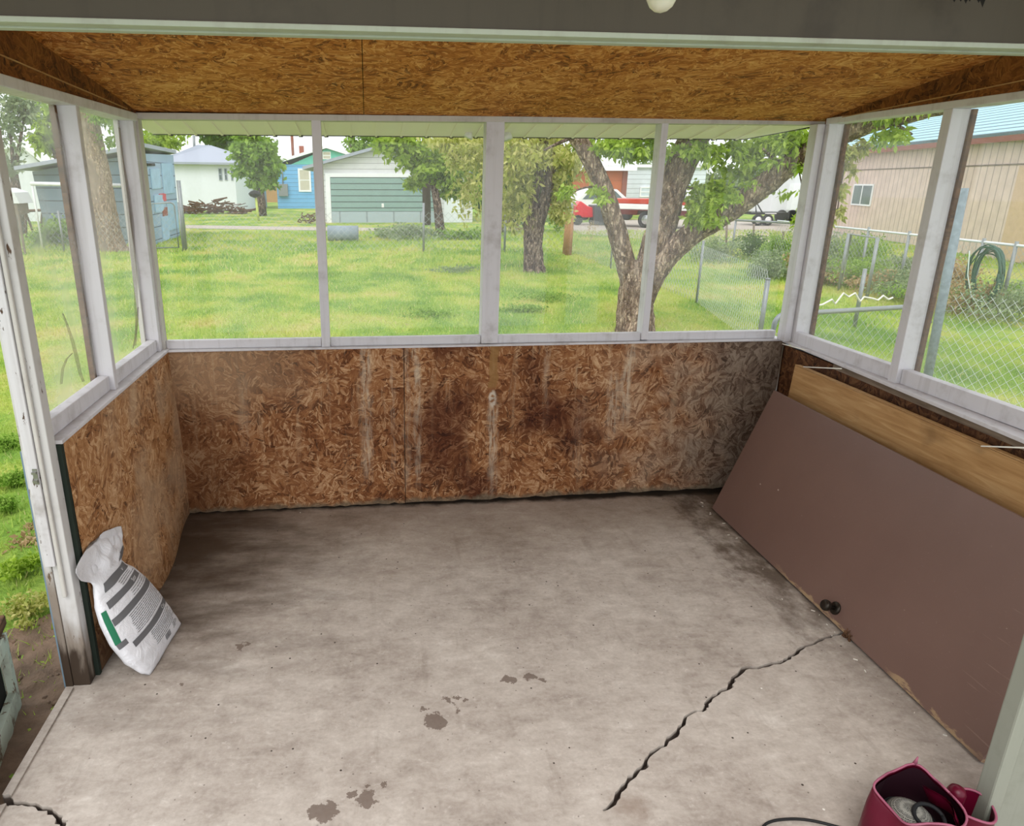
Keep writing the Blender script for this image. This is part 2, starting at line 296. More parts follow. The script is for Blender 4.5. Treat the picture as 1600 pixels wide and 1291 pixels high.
leafmat('leaf_dark', ((54, 84, 34), (84, 116, 48), (110, 144, 64), (70, 100, 40)))
leafmat('leaf_mid', ((96, 132, 48), (138, 172, 70), (176, 204, 104), (120, 156, 60)), trans=.5)
leafmat('leaf_dusty', ((110, 132, 96), (144, 160, 122), (172, 182, 142), (126, 146, 108)))
leafmat('leaf_dry', ((148, 118, 84), (186, 158, 120), (214, 190, 150), (160, 134, 98)))
def grassmat(blade):
    n = NT('grass_blades' if blade else 'lawn_ground'); p = n.pos()
    a = n.noise(p, .35, 5, .6); b = n.noise(n.map(p, sc=(1, .6, 1), loc=(3, 9, 0)), 1.3, 5, .6)
    f = n.math('ADD', n.math('MULTIPLY', a, .55), n.math('MULTIPLY', b, .45))
    c = n.ramp(f, [(.38, (104, 146, 62)), (.46, (136, 170, 72)), (.53, (172, 188, 88)), (.62, (200, 190, 118))])
    if blade:
        r = n.island(); c = n.mix(n.mr(r, 0, 1, 0, .45), c, (206, 218, 118)); c = n.mix(n.mr(r, .93, .95, 0, .7), c, (214, 200, 150))
        x = n.nd('ShaderNodeBsdfDiffuse', None, Color=c).outputs[0]; y = n.nd('ShaderNodeBsdfTranslucent', None, Color=c).outputs[0]
        n.t.links.new(n.nd('ShaderNodeMixShader', None, _0=.35, _1=x, _2=y).outputs[0], n.out.inputs[0])
    else:
        g = n.noise(p, 24, 5, .7); c = n.mix(n.mr(g, .35, .65), n.mix(.35, c, (70, 84, 38)), c)
        dd = n.mr(n.noise(n.map(p, loc=(2, 5, 0)), .9, 5, .65), .63, .7); c = n.mix(n.math('MULTIPLY', dd, .6), c, (164, 146, 110))
        n.bsdf(c, .95, n.bump(g, .8, .05), spec=.1)
    M[n.m.name] = n.m
grassmat(True); grassmat(False)
def bark(name, a, b, c3):
    n = NT(name); p = n.obj(); v = n.nd('ShaderNodeTexVoronoi', {'feature': 'DISTANCE_TO_EDGE'}, Vector=n.vm('ADD', n.map(p, sc=(1, 1, .22)), n.map(n.noise(p, 9, 4, col=True), sc=(.12, .12, .1))), Scale=22).outputs['Distance']
    g = n.noise(n.map(p, sc=(1, 1, .3)), 14, 6, .7); c = n.ramp(g, [(.36, a), (.5, b), (.64, c3)])
    c = n.mix(n.mr(n.noise(n.map(p, sc=(1, 1, .5)), 22, 4), .56, .64, 0, .7), c, tuple(min(255, int(k*1.2)) for k in c3)); c = n.mix(n.mr(v, 0, .12, .45, 0), c, tuple(int(k*.7) for k in a)); n.bsdf(c, .95, n.bump(n.math('ADD', g, n.mr(v, 0, .2)), .8, .03), spec=.1); M[name] = n.m
bark('bark', (84, 66, 56), (138, 114, 98), (194, 172, 152)); bark('bark_dark', (58, 46, 42), (106, 86, 76), (170, 150, 134)); bark('bark_brown', (130, 108, 90), (160, 136, 116), (190, 168, 146))
def pane(name, haze, tint=(1, 1, 1, 1), gloss=.06, rough=.02):
    n = NT(name); t = n.nd('ShaderNodeBsdfTransparent', None, Color=tint).outputs[0]
    g = n.nd('ShaderNodeBsdfGlossy', None, Roughness=rough).outputs[0]; d = n.nd('ShaderNodeBsdfDiffuse', None, Color=(.9, .9, .9, 1)).outputs[0]
    tr = n.nd('ShaderNodeBsdfTranslucent', None, Color=(.9, .9, .9, 1)).outputs[0]
    d = n.nd('ShaderNodeMixShader', None, _0=.5, _1=d, _2=tr).outputs[0]
    hz = n.math('MULTIPLY', n.mr(n.noise(n.pos(), 2.5, 4), .3, .7, .5, 1.3), haze) if haze > 0 else 0.0
    a = n.nd('ShaderNodeMixShader', None, _0=gloss, _1=t, _2=g).outputs[0]
    b = n.nd('ShaderNodeMixShader', None, _0=hz, _1=a, _2=d).outputs[0]; n.t.links.new(b, n.out.inputs[0]); M[name] = n.m
pane('film_near', .24, gloss=.05, rough=.15); pane('film_back', .05, gloss=.02); pane('pane_right', .055, gloss=.03)
n = NT('film_fold'); n.t.links.new(n.nd('ShaderNodeMixShader', None, _0=.42, _1=n.nd('ShaderNodeBsdfTransparent').outputs[0], _2=n.nd('ShaderNodeBsdfDiffuse', None, Color=lin((140, 128, 120))).outputs[0]).outputs[0], n.out.inputs[0]); M['film_fold'] = n.m
def bulbmat():
    n = NT('bulb_glass'); n.bsdf((232, 226, 208), .25, spec=.6, Transmission_Weight=.3); M['bulb_glass'] = n.m
bulbmat()
def bagmat():
    n = NT('bag_plastic'); p = n.obj(); f = n.noise(p, 7, 5, .6, .8)
    n.bsdf(n.mix(f, (216, 216, 220), (232, 232, 236)), .38, n.bump(n.noise(p, 14, 5, .6, 1.5), .7, .012), spec=.45); M['bag_plastic'] = n.m
bagmat()
def meshmat():
    n = NT('grey_mesh'); p = n.obj(); v = n.nd('ShaderNodeTexVoronoi', {'feature': 'F1'}, Vector=n.map(p, sc=(1, 1, 1)), Scale=230, Randomness=.15).outputs['Distance']
    n.bsdf(n.mix(n.mr(v, .3, .5), (30, 30, 30), (140, 138, 130)), .7, n.bump(v, .5, .002)); M['grey_mesh'] = n.m
meshmat()

# ---------------------------------------------------------------- mesh builders
def nrm(v): v = np.array(v, float); return v/ (np.linalg.norm(v)+1e-12)
class MB:
    def __init__(s): s.v = []; s.f = []; s.smooth = []
    def add(s, vs, fs, sm=False):
        o = len(s.v); s.v += [tuple(map(float, q)) for q in vs]; s.f += [tuple(i+o for i in f) for f in fs]; s.smooth += [sm]*len(fs); return s
    def hexa(s, b, t):   # bottom quad, top quad (ccw from above)
        return s.add(list(b)+list(t), [(3,2,1,0), (4,5,6,7), (0,1,5,4), (1,2,6,5), (2,3,7,6), (3,0,4,7)])
    def box(s, x0, x1, y0, y1, z0, z1):
        x0, x1 = sorted((x0, x1)); y0, y1 = sorted((y0, y1)); z0, z1 = sorted((z0, z1))
        return s.hexa([(x0,y0,z0),(x1,y0,z0),(x1,y1,z0),(x0,y1,z0)], [(x0,y0,z1),(x1,y0,z1),(x1,y1,z1),(x0,y1,z1)])
    def obox(s, o, ax, ay, az):   # origin corner and three edge vectors
        o = np.array(o, float); ax, ay, az = map(lambda q: np.array(q, float), (ax, ay, az))
        if np.dot(np.cross(ax, ay), az) < 0: o = o+ax; ax = -ax
        b = [o, o+ax, o+ax+ay, o+ay]; return s.hexa(b, [q+az for q in b])
    def wall(s, p0, p1, z0a, z0b, z1a, z1b, th):  # upright slab from p0 to p1, thickness to the left of travel
        p0 = np.array(p0, float); p1 = np.array(p1, float); d = nrm(p1-p0); nn = np.array([-d[1], d[0]])*th
        a, b, c, e = p0, p1, p1+nn, p0+nn
        if th < 0: a, b, c, e = e, c, b, a; z0a, z0b, z1a, z1b = z0a, z0b, z1a, z1b
        if th < 0:
            return s.hexa([(*a, z0a), (*b, z0b), (*c, z0b), (*e, z0a)], [(*a, z1a), (*b, z1b), (*c, z1b), (*e, z1a)])
        return s.hexa([(*a, z0a), (*b, z0b), (*c, z0b), (*e, z0a)], [(*a, z1a), (*b, z1b), (*c, z1b), (*e, z1a)])
    def tube(s, pts, r, n=8, sm=True, cap=True, wob=0):
        P = [np.array(p, float) for p in pts]; R = r if hasattr(r, '__len__') else [r]*len(P)
        up = np.array([0, 0, 1.0]) if abs(nrm(P[-1]-P[0])[2]) < .9 else np.array([1.0, 0, 0]); vs = []
        for i, p in enumerate(P):
            d = nrm(P[min(i+1, len(P)-1)]-P[max(i-1, 0)]); u = nrm(np.cross(up, d)); w_ = np.cross(d, u)
            for k in range(n):
                a = 2*math.pi*k/n; rr = R[i]*(1+(random.uniform(-wob, wob) if wob else 0)); vs.append(p+rr*(math.cos(a)*u+math.sin(a)*w_))
            up = np.cross(d, u) if False else up
        fs = [(i*n+k, i*n+(k+1) % n, (i+1)*n+(k+1) % n, (i+1)*n+k) for i in range(len(P)-1) for k in range(n)]
        if cap: fs += [tuple(range(n))[::-1], tuple((len(P)-1)*n+k for k in range(n))]
        return s.add(vs, fs, sm)
    def lathe(s, o, axis, prof, n=20):
        o = np.array(o, float); d = nrm(axis); u = nrm(np.cross(d, (0, 0, 1) if abs(d[2]) < .9 else (1, 0, 0))); w_ = np.cross(d, u); vs = []
        for h, r in prof:
            for k in range(n):
                a = 2*math.pi*k/n; vs.append(o+d*h+max(r, 1e-4)*(math.cos(a)*u+math.sin(a)*w_))
        fs = [(i*n+k, i*n+(k+1) % n, (i+1)*n+(k+1) % n, (i+1)*n+k) for i in range(len(prof)-1) for k in range(n)]
        fs += [tuple(range(n))[::-1], tuple((len(prof)-1)*n+k for k in range(n))]; return s.add(vs, fs, True)
    def prism(s, poly, d):   # planar polygon (3D pts) extruded by vector d
        n = len(poly); d = np.array(d, float); a = [np.array(p, float) for p in poly]; b = [p+d for p in a]
        return s.add(a+b, [tuple(range(n))[::-1], tuple(range(n, 2*n))]+[(i, (i+1) % n, n+(i+1) % n, n+i) for i in range(n)])
    def grid(s, fn, nu, nv, sm=True):
        vs = [fn(i/nu, j/nv) for j in range(nv+1) for i in range(nu+1)]
        return s.add(vs, [(j*(nu+1)+i, j*(nu+1)+i+1, (j+1)*(nu+1)+i+1, (j+1)*(nu+1)+i) for j in range(nv) for i in range(nu)], sm)
    def build(s, name, mat, parent=None, origin=None, bevel=0):
        V = np.array(s.v, float)
        if origin is None: origin = np.array([(V[:, 0].min()+V[:, 0].max())/2, (V[:, 1].min()+V[:, 1].max())/2, V[:, 2].min()])
        origin = np.array(origin, float)
        me = bpy.data.meshes.new(name); me.from_pydata((V-origin).tolist(), [], s.f); me.update()
        bm = bmesh.new(); bm.from_mesh(me); bmesh.ops.recalc_face_normals(bm, faces=bm.faces); bm.to_mesh(me); bm.free()
        me.polygons.foreach_set('use_smooth', s.smooth)
        uvl = me.uv_layers.new(name='UVMap'); uvs = np.zeros((len(me.loops), 2)); 
        nrmz = np.array([p.normal[:] for p in me.polygons]); li = np.array([l.vertex_index for l in me.loops])
        for p in me.polygons:
            a = np.abs(nrmz[p.index]); sl = slice(p.loop_start, p.loop_start+p.loop_total); q = V[li[sl]]
            uvs[sl] = q[:, [1, 2]] if (a[0] >= a[1] and a[0] > a[2]) else (q[:, [0, 2]] if a[1] >= a[2] else q[:, [0, 1]])
        uvl.data.foreach_set('uv', uvs.ravel())
        return finish(name, me, mat, parent, origin, bevel)
def wpos(o):
    p = Vector(o.location)
    while o.parent: o = o.parent; p = p+o.location
    return np.array(p)
def finish(name, me, mat, parent, origin, bevel=0):
    o = bpy.data.objects.new(name, me); C.objects.link(o)
    if mat: me.materials.append(M[mat] if isinstance(mat, str) else mat)
    if parent is not None: o.parent = parent; o.location = Vector(origin-wpos(parent))
    else: o.location = Vector(origin)
    if bevel:
        b = o.modifiers.new('bevel', 'BEVEL'); b.width = bevel; b.segments = 2; b.limit_method = 'ANGLE'
    return o
def tag(o, label, cat, group=None, kind=None):
    o['label'] = label; o['category'] = cat
    if group: o['group'] = group
    if kind: o['kind'] = kind
    return o
def struct(o, label=None):
    o['kind'] = 'structure'
    if label: o['label'] = label; o['category'] = o.name.split('_')[0]
    return o
def empty(name, loc, label=None, cat=None, group=None, kind=None):
    o = bpy.data.objects.new(name, None); o.empty_display_size = .1; C.objects.link(o); o.location = Vector([float(q) for q in loc])
    if label: tag(o, label, cat, group, kind)
    elif kind: o['kind'] = kind
    return o
def raw_mesh(name, V, Fs, mat, parent=None, origin=None, tri=3):
    V = np.asarray(V, float); origin = np.array([V[:, 0].mean(), V[:, 1].mean(), V[:, 2].min()]) if origin is None else np.array(origin, float)
    me = bpy.data.meshes.new(name); me.vertices.add(len(V)); me.vertices.foreach_set('co', (V-origin).ravel())
    Fs = np.asarray(Fs, int); me.loops.add(Fs.size); me.loops.foreach_set('vertex_index', Fs.ravel()); me.polygons.add(len(Fs))
    me.polygons.foreach_set('loop_start', np.arange(0, Fs.size, tri)); me.update(calc_edges=True)
    return finish(name, me, mat, parent, origin)
def rot_rand(n):
    q = rng.normal(size=(n, 4)); q /= np.linalg.norm(q, axis=1)[:, None]; a, b, c, d = q.T
    return np.stack([np.stack([1-2*(c*c+d*d), 2*(b*c-a*d), 2*(b*d+a*c)], 1), np.stack([2*(b*c+a*d), 1-2*(b*b+d*d), 2*(c*d-a*b)], 1), np.stack([2*(b*d-a*c), 2*(c*d+a*b), 1-2*(b*b+c*c)], 1)], 1)
def leaves(name, pts, size, mat, parent, droop=.35, aspect=.5):
    """folded leaves, one quad pair each, at the given points"""
    pts = np.asarray(pts, float); n = len(pts); Rm = rot_rand(n)
    s_ = size*rng.uniform(.6, 1.3, n)[:, None]
    base = np.array([[0, 0, 0], [.45, aspect/2, .06], [1, 0, 0], [.45, -aspect/2, .06]])
    V = np.einsum('nij,kj->nki', Rm, base)*s_[:, None]
    V[:, :, 2] -= droop*size*np.array([0, .4, 1, .4])[None]
    V = (V+pts[:, None]).reshape(-1, 3); i = np.arange(n)*4
    Fs = np.concatenate([np.stack([i, i+1, i+2], 1), np.stack([i, i+2, i+3], 1)])
    return raw_mesh(name, V, Fs, mat, parent)
def blob(c, r, n, shell=.5):
    d = rng.normal(size=(n, 3)); d /= np.linalg.norm(d, axis=1)[:, None]; rad = rng.uniform(shell, 1, n)[:, None]**.7
    c = np.array(c, float); r = np.array(r, float)*np.ones(3)
    # leaves gather on many small sprays inside the blob
    k = max(4, n//45); dc = rng.normal(size=(k, 3)); dc /= np.linalg.norm(dc, axis=1)[:, None]; dc *= rng.uniform(shell*.6, 1, k)[:, None]
    idx = rng.integers(0, k, n); return c+(dc[idx]+rng.normal(size=(n, 3))*.16)*r
def sprays(c, r, n, length, lean=(0, 0, -1)):
    """hanging shoots of leaves"""
    k = max(3, n//18); P = []
    for i in range(k):
        d = rng.normal(size=3); d /= np.linalg.norm(d); o = np.array(c)+d*np.array(r)*rng.uniform(.2, 1); dd = nrm(np.array(lean)+rng.normal(size=3)*.35); L = length*rng.uniform(.5, 1.2)
        t = rng.uniform(0, 1, 18)[:, None]; P.append(o+dd*t*L+rng.normal(size=(18, 3))*.04*length)
    return np.concatenate(P)

# ================================================================ PORCH STRUCTURE
XL = -1.164; ZS = 1.02; ZH = 2.255
YB = lambda x: 4.048+(x+1.168)*.0219          # inner face of far wall
XR = lambda y: 2.597-.023*(4.13-y)
D2 = nrm([1, .0219])
# floor slab with real cracks
def slab():
    m = MB(); m.box(-1.262, 2.72, .2, 4.19, -.14, 0)
    o = m.build('floor', 'concrete'); 
    def cutter(px, widths, depth=.045, ext0=0):
        P = [gp(a, b, 0)[:2] for a, b in px]
        # finer jagged path
        Q = []; W = []
        for i in range(len(P)-1):
            for k in range(4):
                t = k/4; q = P[i]*(1-t)+P[i+1]*t; d = P[i+1]-P[i]; nn = np.array([-d[1], d[0]])/np.linalg.norm(d)
                Q.append(q+nn*random.uniform(-.006, .006)*(1 if k else 0)); W.append((widths[i]*(1-t)+widths[i+1]*t)*random.uniform(.65, 1.25))
        Q.append(P[-1]); W.append(widths[-1]); L = []; R = []
        for i, q in enumerate(Q):
            d = Q[min(i+1, len(Q)-1)]-Q[max(i-1, 0)]; nn = np.array([-d[1], d[0]])/np.linalg.norm(d); L.append(q+nn*W[i]/2); R.append(q-nn*W[i]/2)
        c = MB()
        n = len(Q); vs = [(*q, .05) for q in L]+[(*q, .05) for q in R]+[(*q, -depth) for q in L]+[(*q, -depth) for q in R]; fs = []
        for i in range(n-1): fs += [(i, i+1, n+i+1, n+i), (2*n+i+1, 2*n+i, 3*n+i, 3*n+i+1), (i+1, i, 2*n+i, 2*n+i+1), (n+i, n+i+1, 3*n+i+1, 3*n+i)]
        fs += [(0, n, 3*n, 2*n), (n-1, 2*n-1+0, 4*n-1, 3*n-1)][:1]+[(2*n-1, n-1, 3*n-1, 4*n-1)]
        c.add(vs, fs); return c.build('tmp_cut', None)
    cuts = [cutter([(1340, 985), (1310, 992), (1283, 1000), (1258, 1010), (1240, 1024), (1225, 1033), (1190, 1042), (1162, 1045), (1145, 1060), (1142, 1072), (1122, 1085), (1104, 1099), (1102, 1108), (1078, 1116), (1062, 1136), (1050, 1152), (1040, 1165), (1014, 1182), (1005, 1200), (985, 1215), (972, 1233), (962, 1250), (942, 1267)],
                   [.008, .012, .012, .014, .018, .016, .017, .02, .016, .018, .013, .017, .012, .011, .014, .022, .016, .012, .02, .018, .016, .018, .006]),
            cutter([(-40, 1235), (0, 1250), (25, 1256), (45, 1258), (70, 1264), (88, 1275), (98, 1291), (104, 1310)], [.06, .04, .016, .012, .016, .018, .02, .02])]
    g = MB(); g.add([(-1.235, .1, .03), (-1.215, .1, .03), (-1.215, 2.49, .03), (-1.235, 2.49, .03), (-1.23, .1, -.008), (-1.22, .1, -.008), (-1.22, 2.49, -.008), (-1.23, 2.49, -.008)],
                    [(3,2,1,0), (4,5,6,7), (0,1,5,4), (1,2,6,5), (2,3,7,6), (3,0,4,7)][:]); cuts.append(g.build('tmp_groove', None))
    for c in cuts:
        b = o.modifiers.new('cut', 'BOOLEAN'); b.operation = 'DIFFERENCE'; b.object = c; b.solver = 'EXACT'
    dg = bpy.context.evaluated_depsgraph_get(); me = bpy.data.meshes.new_from_object(o.evaluated_get(dg)); o.modifiers.clear(); o.data = me
    for c in cuts: bpy.data.objects.remove(c)
    return struct(o)
slab()
# walls ------------------------------------------------------------
wb = empty('wall_back', (.7, 4.1, 0), kind='structure')
for x0, x1 in ((-1.17, .1995), (.2035, 2.62)):
    m = MB(); nx = 40; nz = 16
    def fn(u, v, x0=x0, x1=x1):
        x = x0+(x1-x0)*u; zt = 1.022-(x+1.17)*.0035; z = .002+(zt-.002)*v
        if v == 0: z += .009*abs(math.sin(x*37)+.5*math.sin(x*91))
        return (x, YB(x)+.006*math.sin(x*2.1)*math.sin(v*3.14)-.006*(1-v)**4*abs(math.sin(x*23)), z)
    m.grid(fn, nx, nz); m.grid(lambda u, v: np.array(fn(u, v))+(0, .012, 0), nx, nz)
    m.wall((x0+.001, YB(x0)+.004), (x1-.001, YB(x1)+.004), .02, .02, 1.015, 1.005, .007)
    m.build('panel', 'osb_back', wb)
m = MB(); m.wall((-1.26, YB(-1.26)+.09), (2.7, YB(2.7)+.09), -.05, -.05, 1.02, 1.01, .012); m.build('outer_siding', 'slate_siding', wb)
m = MB(); m.wall((-1.17, YB(-1.17)+.013), (2.62, YB(2.62)+.013), 0, 0, .04, .04, .07); m.build('bottom_plate', 'dark_gap', wb)
wl = empty('wall_left', (-1.2, 3.3, 0), kind='structure')
m = MB()
def lw(u, v):
    y = 2.577+(4.05-2.577)*u; z = .004+(1.022-.004)*v
    return (-1.150+.07*math.sin(math.pi*min(1, u*1.02))**1.9*(1-v)**1.6+.012*math.sin(y*5)*math.sin(v*3.1)+(.02*u*(1-v)), y, z)
m.grid(lw, 40, 20); m.grid(lambda u, v: np.array(lw(u, v))-(.012, 0, 0), 40, 20); m.build('panel', 'osb_left', wl)
m = MB(); m.box(-1.172, -1.149, 2.556, 2.578, 0, 1.022); m.build('panel_edge', 'dark_green', wl)
m = MB(); m.box(-1.27, -1.258, 2.5, 4.16, -.1, 1.02); m.build('outer_siding', 'slate_siding', wl)
m = MB(); m.box(-1.255, -1.17, 2.56, 4.1, 0, .04); m.build('bottom_plate', 'rot_wood', wl)
wr = empty('wall_right', (2.65, 3, 0), kind='structure')
m = MB(); m.wall((XR(1.2), 1.2), (XR(4.1), 4.13), 0.002, .002, .98, .985, -.012); m.build('panel', 'osb_right_shaded', wr)
m = MB(); m.wall((XR(1.2)+.1, 1.2), (XR(4.13)+.1, 4.19), -.1, -.1, 1.0, 1.0, -.012); m.build('outer_siding', 'slate_siding', wr)
# sills
def trim(idx, m, mat, bevel=.003): return struct(m.build('trim_%d' % idx, mat, bevel=bevel))
m = MB(); m.wall((-1.175, YB(-1.175)-.012), (2.60, YB(2.60)-.012), 1.022, 1.006, 1.034, 1.018, .115); trim(1, m, 'white_paint')
m = MB(); m.box(-1.275, -1.142, 2.556, 4.12, 1.024, 1.040); trim(2, m, 'white_paint')
m = MB(); m.wall((XR(1.2)-.05, 1.2), (XR(4.12)-.012, 4.12), .985, 1.0, 1.003, 1.018, -.13); trim(3, m, 'white_paint')
m = MB(); m.wall((XR(1.2)-.022, 1.2), (XR(4.0)-.012, 3.6), .955, .962, .984, .994, -.03); trim(4, m, 'grey_wood', .001)
# headers
m = MB(); m.wall((-1.26, YB(-1.26)-.0), (2.69, YB(2.69)-.0), 2.258, 2.272, 2.29, 2.30, .095); trim(5, m, 'shade_paint')
m = MB(); m.box(-1.262, -1.164, .9, 4.05, 2.246, 2.285); trim(6, m, 'white_paint')
m = MB(); m.wall((XR(.9), .9), (XR(4.05), 4.05), 2.268, 2.268, 2.30, 2.30, -.098); trim(7, m, 'white_paint')
# posts
def post(idx, x0, x1, y0, y1, z0, z1, mat='white_paint'):
    m = MB(); m.box(x0, x1, y0, y1, z0, z1); return trim(idx, m, mat)
post(8, -1.260, -1.166, 3.222, 3.262, 1.040, 2.247)
post(9, -1.262, -1.172, 3.985, 4.045, 1.040, 2.247)
m = MB(); m.box(-1.178, -1.160, 4.03, 4.10, 1.034, 2.262); trim(10, m, 'shade_paint')
for i, (a, b) in enumerate(((-.279, -.229), (.667, .769), (1.667, 1.707))):
    m = MB(); m.wall((a, YB(a)+.002), (b, YB(b)+.002), 1.03, 1.03, 2.262+.0035*(a+1.2), 2.262+.0035*(b+1.2), .09); trim(11+i, m, 'white_paint')
post(14, 2.552, 2.598, 4.052, 4.13, 1.017, 2.271); post(15, 2.60, 2.69, 4.02, 4.10, 1.015, 2.271)
post(16, 2.577, 2.665, 3.118, 3.172, 1.007, 2.268); post(17, 2.55, 2.64, 1.75, 1.80, 1.0, 2.268)
post(20, 2.666, 2.688, 3.105, 3.172, 1.005, 2.266, 'rot_wood'); post(21, 2.691, 2.712, 4.00, 4.10, 1.02, 2.266, 'rot_wood')
# near left door jamb assembly
jb = empty('door_1', (-1.21, 2.52, 0), kind='structure')
m = MB(); m.box(-1.232, -1.166, 2.497, 2.556, 0, 2.247); m.build('jamb_post', 'post_paint', jb, bevel=.004)
m = MB(); m.box(-1.262, -1.233, 2.494, 2.54, 0, 2.247); m.build('outer_board', 'post_paint_rot', jb, bevel=.002)
m = MB(); m.box(-1.246, -1.208, 2.474, 2.4935, .56, 2.247); m.build('stop_board', 'peeling_paint', jb, bevel=.003)
m = MB(); m.box(-1.206, -1.1905, 2.480, 2.4965, .42, 2.247); m.build('stop_strip', 'shade_paint', jb, bevel=.005)
sp = MB(); c = dp(56, 745, 2.473)
sp.box(c[0]-.008, c[0]+.008, 2.4705, 2.473, c[2]-.03, c[2]+.03); sp.box(c[0]-.009, c[0]+.006, 2.462, 2.4705, c[2]-.022, c[2]-.012); sp.box(c[0]-.009, c[0]+.006, 2.462, 2.4705, c[2]+.012, c[2]+.02)
sp.build('strike_plate', 'steel', jb)
# right foreground casing
m = MB(); m.box(1.858, 1.905, 1.515, 1.57, 0, 2.5); m.box(1.905, 2.06, 1.535, 1.57, 0, 2.5); trim(18, m, 'casing_paint', .006)
# beam under the roof
bm_ = empty('trim_19', (.7, 1.8, 2.27), kind='structure')
def skew(x, y): return y+(x+.8)*.024
for k, (y0, y1, z) in enumerate(((0, .030, 2.274), (.0305, .056, 2.276), (.0565, .086, 2.272))):
    m = MB(); m.hexa([(-1.6, skew(-1.6, 1.735+y0), z), (2.9, skew(2.9, 1.735+y0), z), (2.9, skew(2.9, 1.735+y1), z), (-1.6, skew(-1.6, 1.735+y1), z)],
                     [(-1.6, skew(-1.6, 1.735+y0), z+.012), (2.9, skew(2.9, 1.735+y0), z+.012), (2.9, skew(2.9, 1.735+y1), z+.012), (-1.6, skew(-1.6, 1.735+y1), z+.012)])
    m.build('bottom_strip', 'green_grey_paint', bm_, bevel=.002)
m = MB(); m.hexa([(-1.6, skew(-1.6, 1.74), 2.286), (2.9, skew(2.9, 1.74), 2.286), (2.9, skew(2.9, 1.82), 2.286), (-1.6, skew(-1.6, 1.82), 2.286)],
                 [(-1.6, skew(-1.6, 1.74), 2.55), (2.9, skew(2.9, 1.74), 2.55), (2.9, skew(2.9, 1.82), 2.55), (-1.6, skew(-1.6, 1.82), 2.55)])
m.build('beam_board', 'beam_paint_shaded', bm_)
# ceiling
cl = empty('ceiling', (.7, 3, 2.3), kind='structure')
cz = lambda y: 2.290+.127*(4.13-y)
for x0, x1 in ((-1.275, dp(567, 130, 3.5)[0]-.001), (dp(567, 130, 3.5)[0]+.002, 2.72)):
    m = MB(); m.hexa([(x0, .7, cz(.7)), (x1, .7, cz(.7)), (x1, 4.13, cz(4.13)), (x0, 4.13, cz(4.13))], [(x0, .7, cz(.7)+.012), (x1, .7, cz(.7)+.012), (x1, 4.13, cz(4.13)+.012), (x0, 4.13, cz(4.13)+.012)])
    m.build('panel', 'osb_ceiling', cl)
for nm, s_ in (('wall_left_gable', 1), ('wall_right_gable', -1)):
    gx = (lambda y: -1.172) if s_ > 0 else (lambda y: XR(y)+.002)
    g = empty(nm, (gx(3), 3, 2.28), kind='structure'); t = .012*-s_
    def slab2(y0, y1, z0a, z0b, z1a, z1b, off, th, name, mat):
        a0, a1 = gx(y0)+off, gx(y1)+off; m = MB()
        m.add([(a0, y0, z0a), (a0+th, y0, z0a), (a1+th, y1, z0b), (a1, y1, z0b), (a0, y0, z1a), (a0+th, y0, z1a), (a1+th, y1, z1b), (a1, y1, z1b)], [(3,2,1,0), (4,5,6,7), (0,1,5,4), (1,2,6,5), (2,3,7,6), (3,0,4,7)]); m.build(name, mat, g)
    slab2(.9, 4.06, 2.27, 2.27, cz(.9), cz(4.06)+.003, 0, -.012*s_, 'panel', 'osb_gable')
    slab2(1.0, 3.9, 2.405, 2.292, 2.409, 2.296, .001*s_, .006*s_, 'batten', 'tan_wood')
xs_ = dp(567, 130, 3.5)[0]; m = MB(); m.hexa([(xs_-.03, .7, cz(.7)+.013), (xs_+.03, .7, cz(.7)+.013), (xs_+.03, 4.2, cz(4.2)+.013), (xs_-.03, 4.2, cz(4.2)+.013)], [(xs_-.03, .7, cz(.7)+.04), (xs_+.03, .7, cz(.7)+.04), (xs_+.03, 4.2, cz(4.2)+.04), (xs_-.03, 4.2, cz(4.2)+.04)]); m.build('backing_strip', 'dark_gap', cl)
m = MB(); m.wall((-1.27, YB(-1.27)+.03), (2.7, YB(2.7)+.03), 2.292, 2.302, 2.36, 2.36, .05); m.build('blocking', 'dark_gap', cl)
# roof deck above and metal eave outside
rf = empty('roof_deck', (.7, 3, 2.4), kind='structure')
m = MB(); za = .05; m.hexa([(-1.35, .7, cz(.7)+za), (2.85, .7, cz(.7)+za), (2.85, 4.15, cz(4.15)+za), (-1.35, 4.15, cz(4.15)+za)], [(-1.35, .7, cz(.7)+za+.02), (2.85, .7, cz(.7)+za+.02), (2.85, 4.15, cz(4.15)+za+.02), (-1.35, 4.15, cz(4.15)+za+.02)]); m.build('deck', 'grey_wood', rf)
ez = lambda y: 2.285-.155*(y-4.14)
m = MB(); m.hexa([(-1.30, 4.14, ez(4.14)), (2.72, 4.24, ez(4.16)), (2.40, 4.58, ez(4.58)), (-1.24, 4.58, ez(4.58))], [(-1.30, 4.14, ez(4.14)+.004), (2.72, 4.24, ez(4.16)+.004), (2.40, 4.58, ez(4.58)+.004), (-1.24, 4.58, ez(4.58)+.004)])
m.build('metal_eave', 'soffit_green', rf)
m = MB()
for i in range(25):
    x = -1.15+i*.152
    if x > 2.38: break
    m.hexa([(x, 4.15, ez(4.15)-.007), (x+.012, 4.15, ez(4.15)-.007), (x+.012, 4.575, ez(4.575)-.007), (x, 4.575, ez(4.575)-.007)], [(x, 4.15, ez(4.15)), (x+.012, 4.15, ez(4.15)), (x+.012, 4.575, ez(4.575)), (x, 4.575, ez(4.575))])
m.build('eave_ribs', 'soffit_green', rf)
m = MB(); m.box(-1.24, 2.40, 4.58, 4.60, ez(4.58)-.004, ez(4.58)+.03)
for i in range(24):
    x = -1.14+i*.152; m.lathe((x, 4.59, ez(4.58)-.004), (0, 0, 1), [(-.006, .012), (.004, .014)], 8)
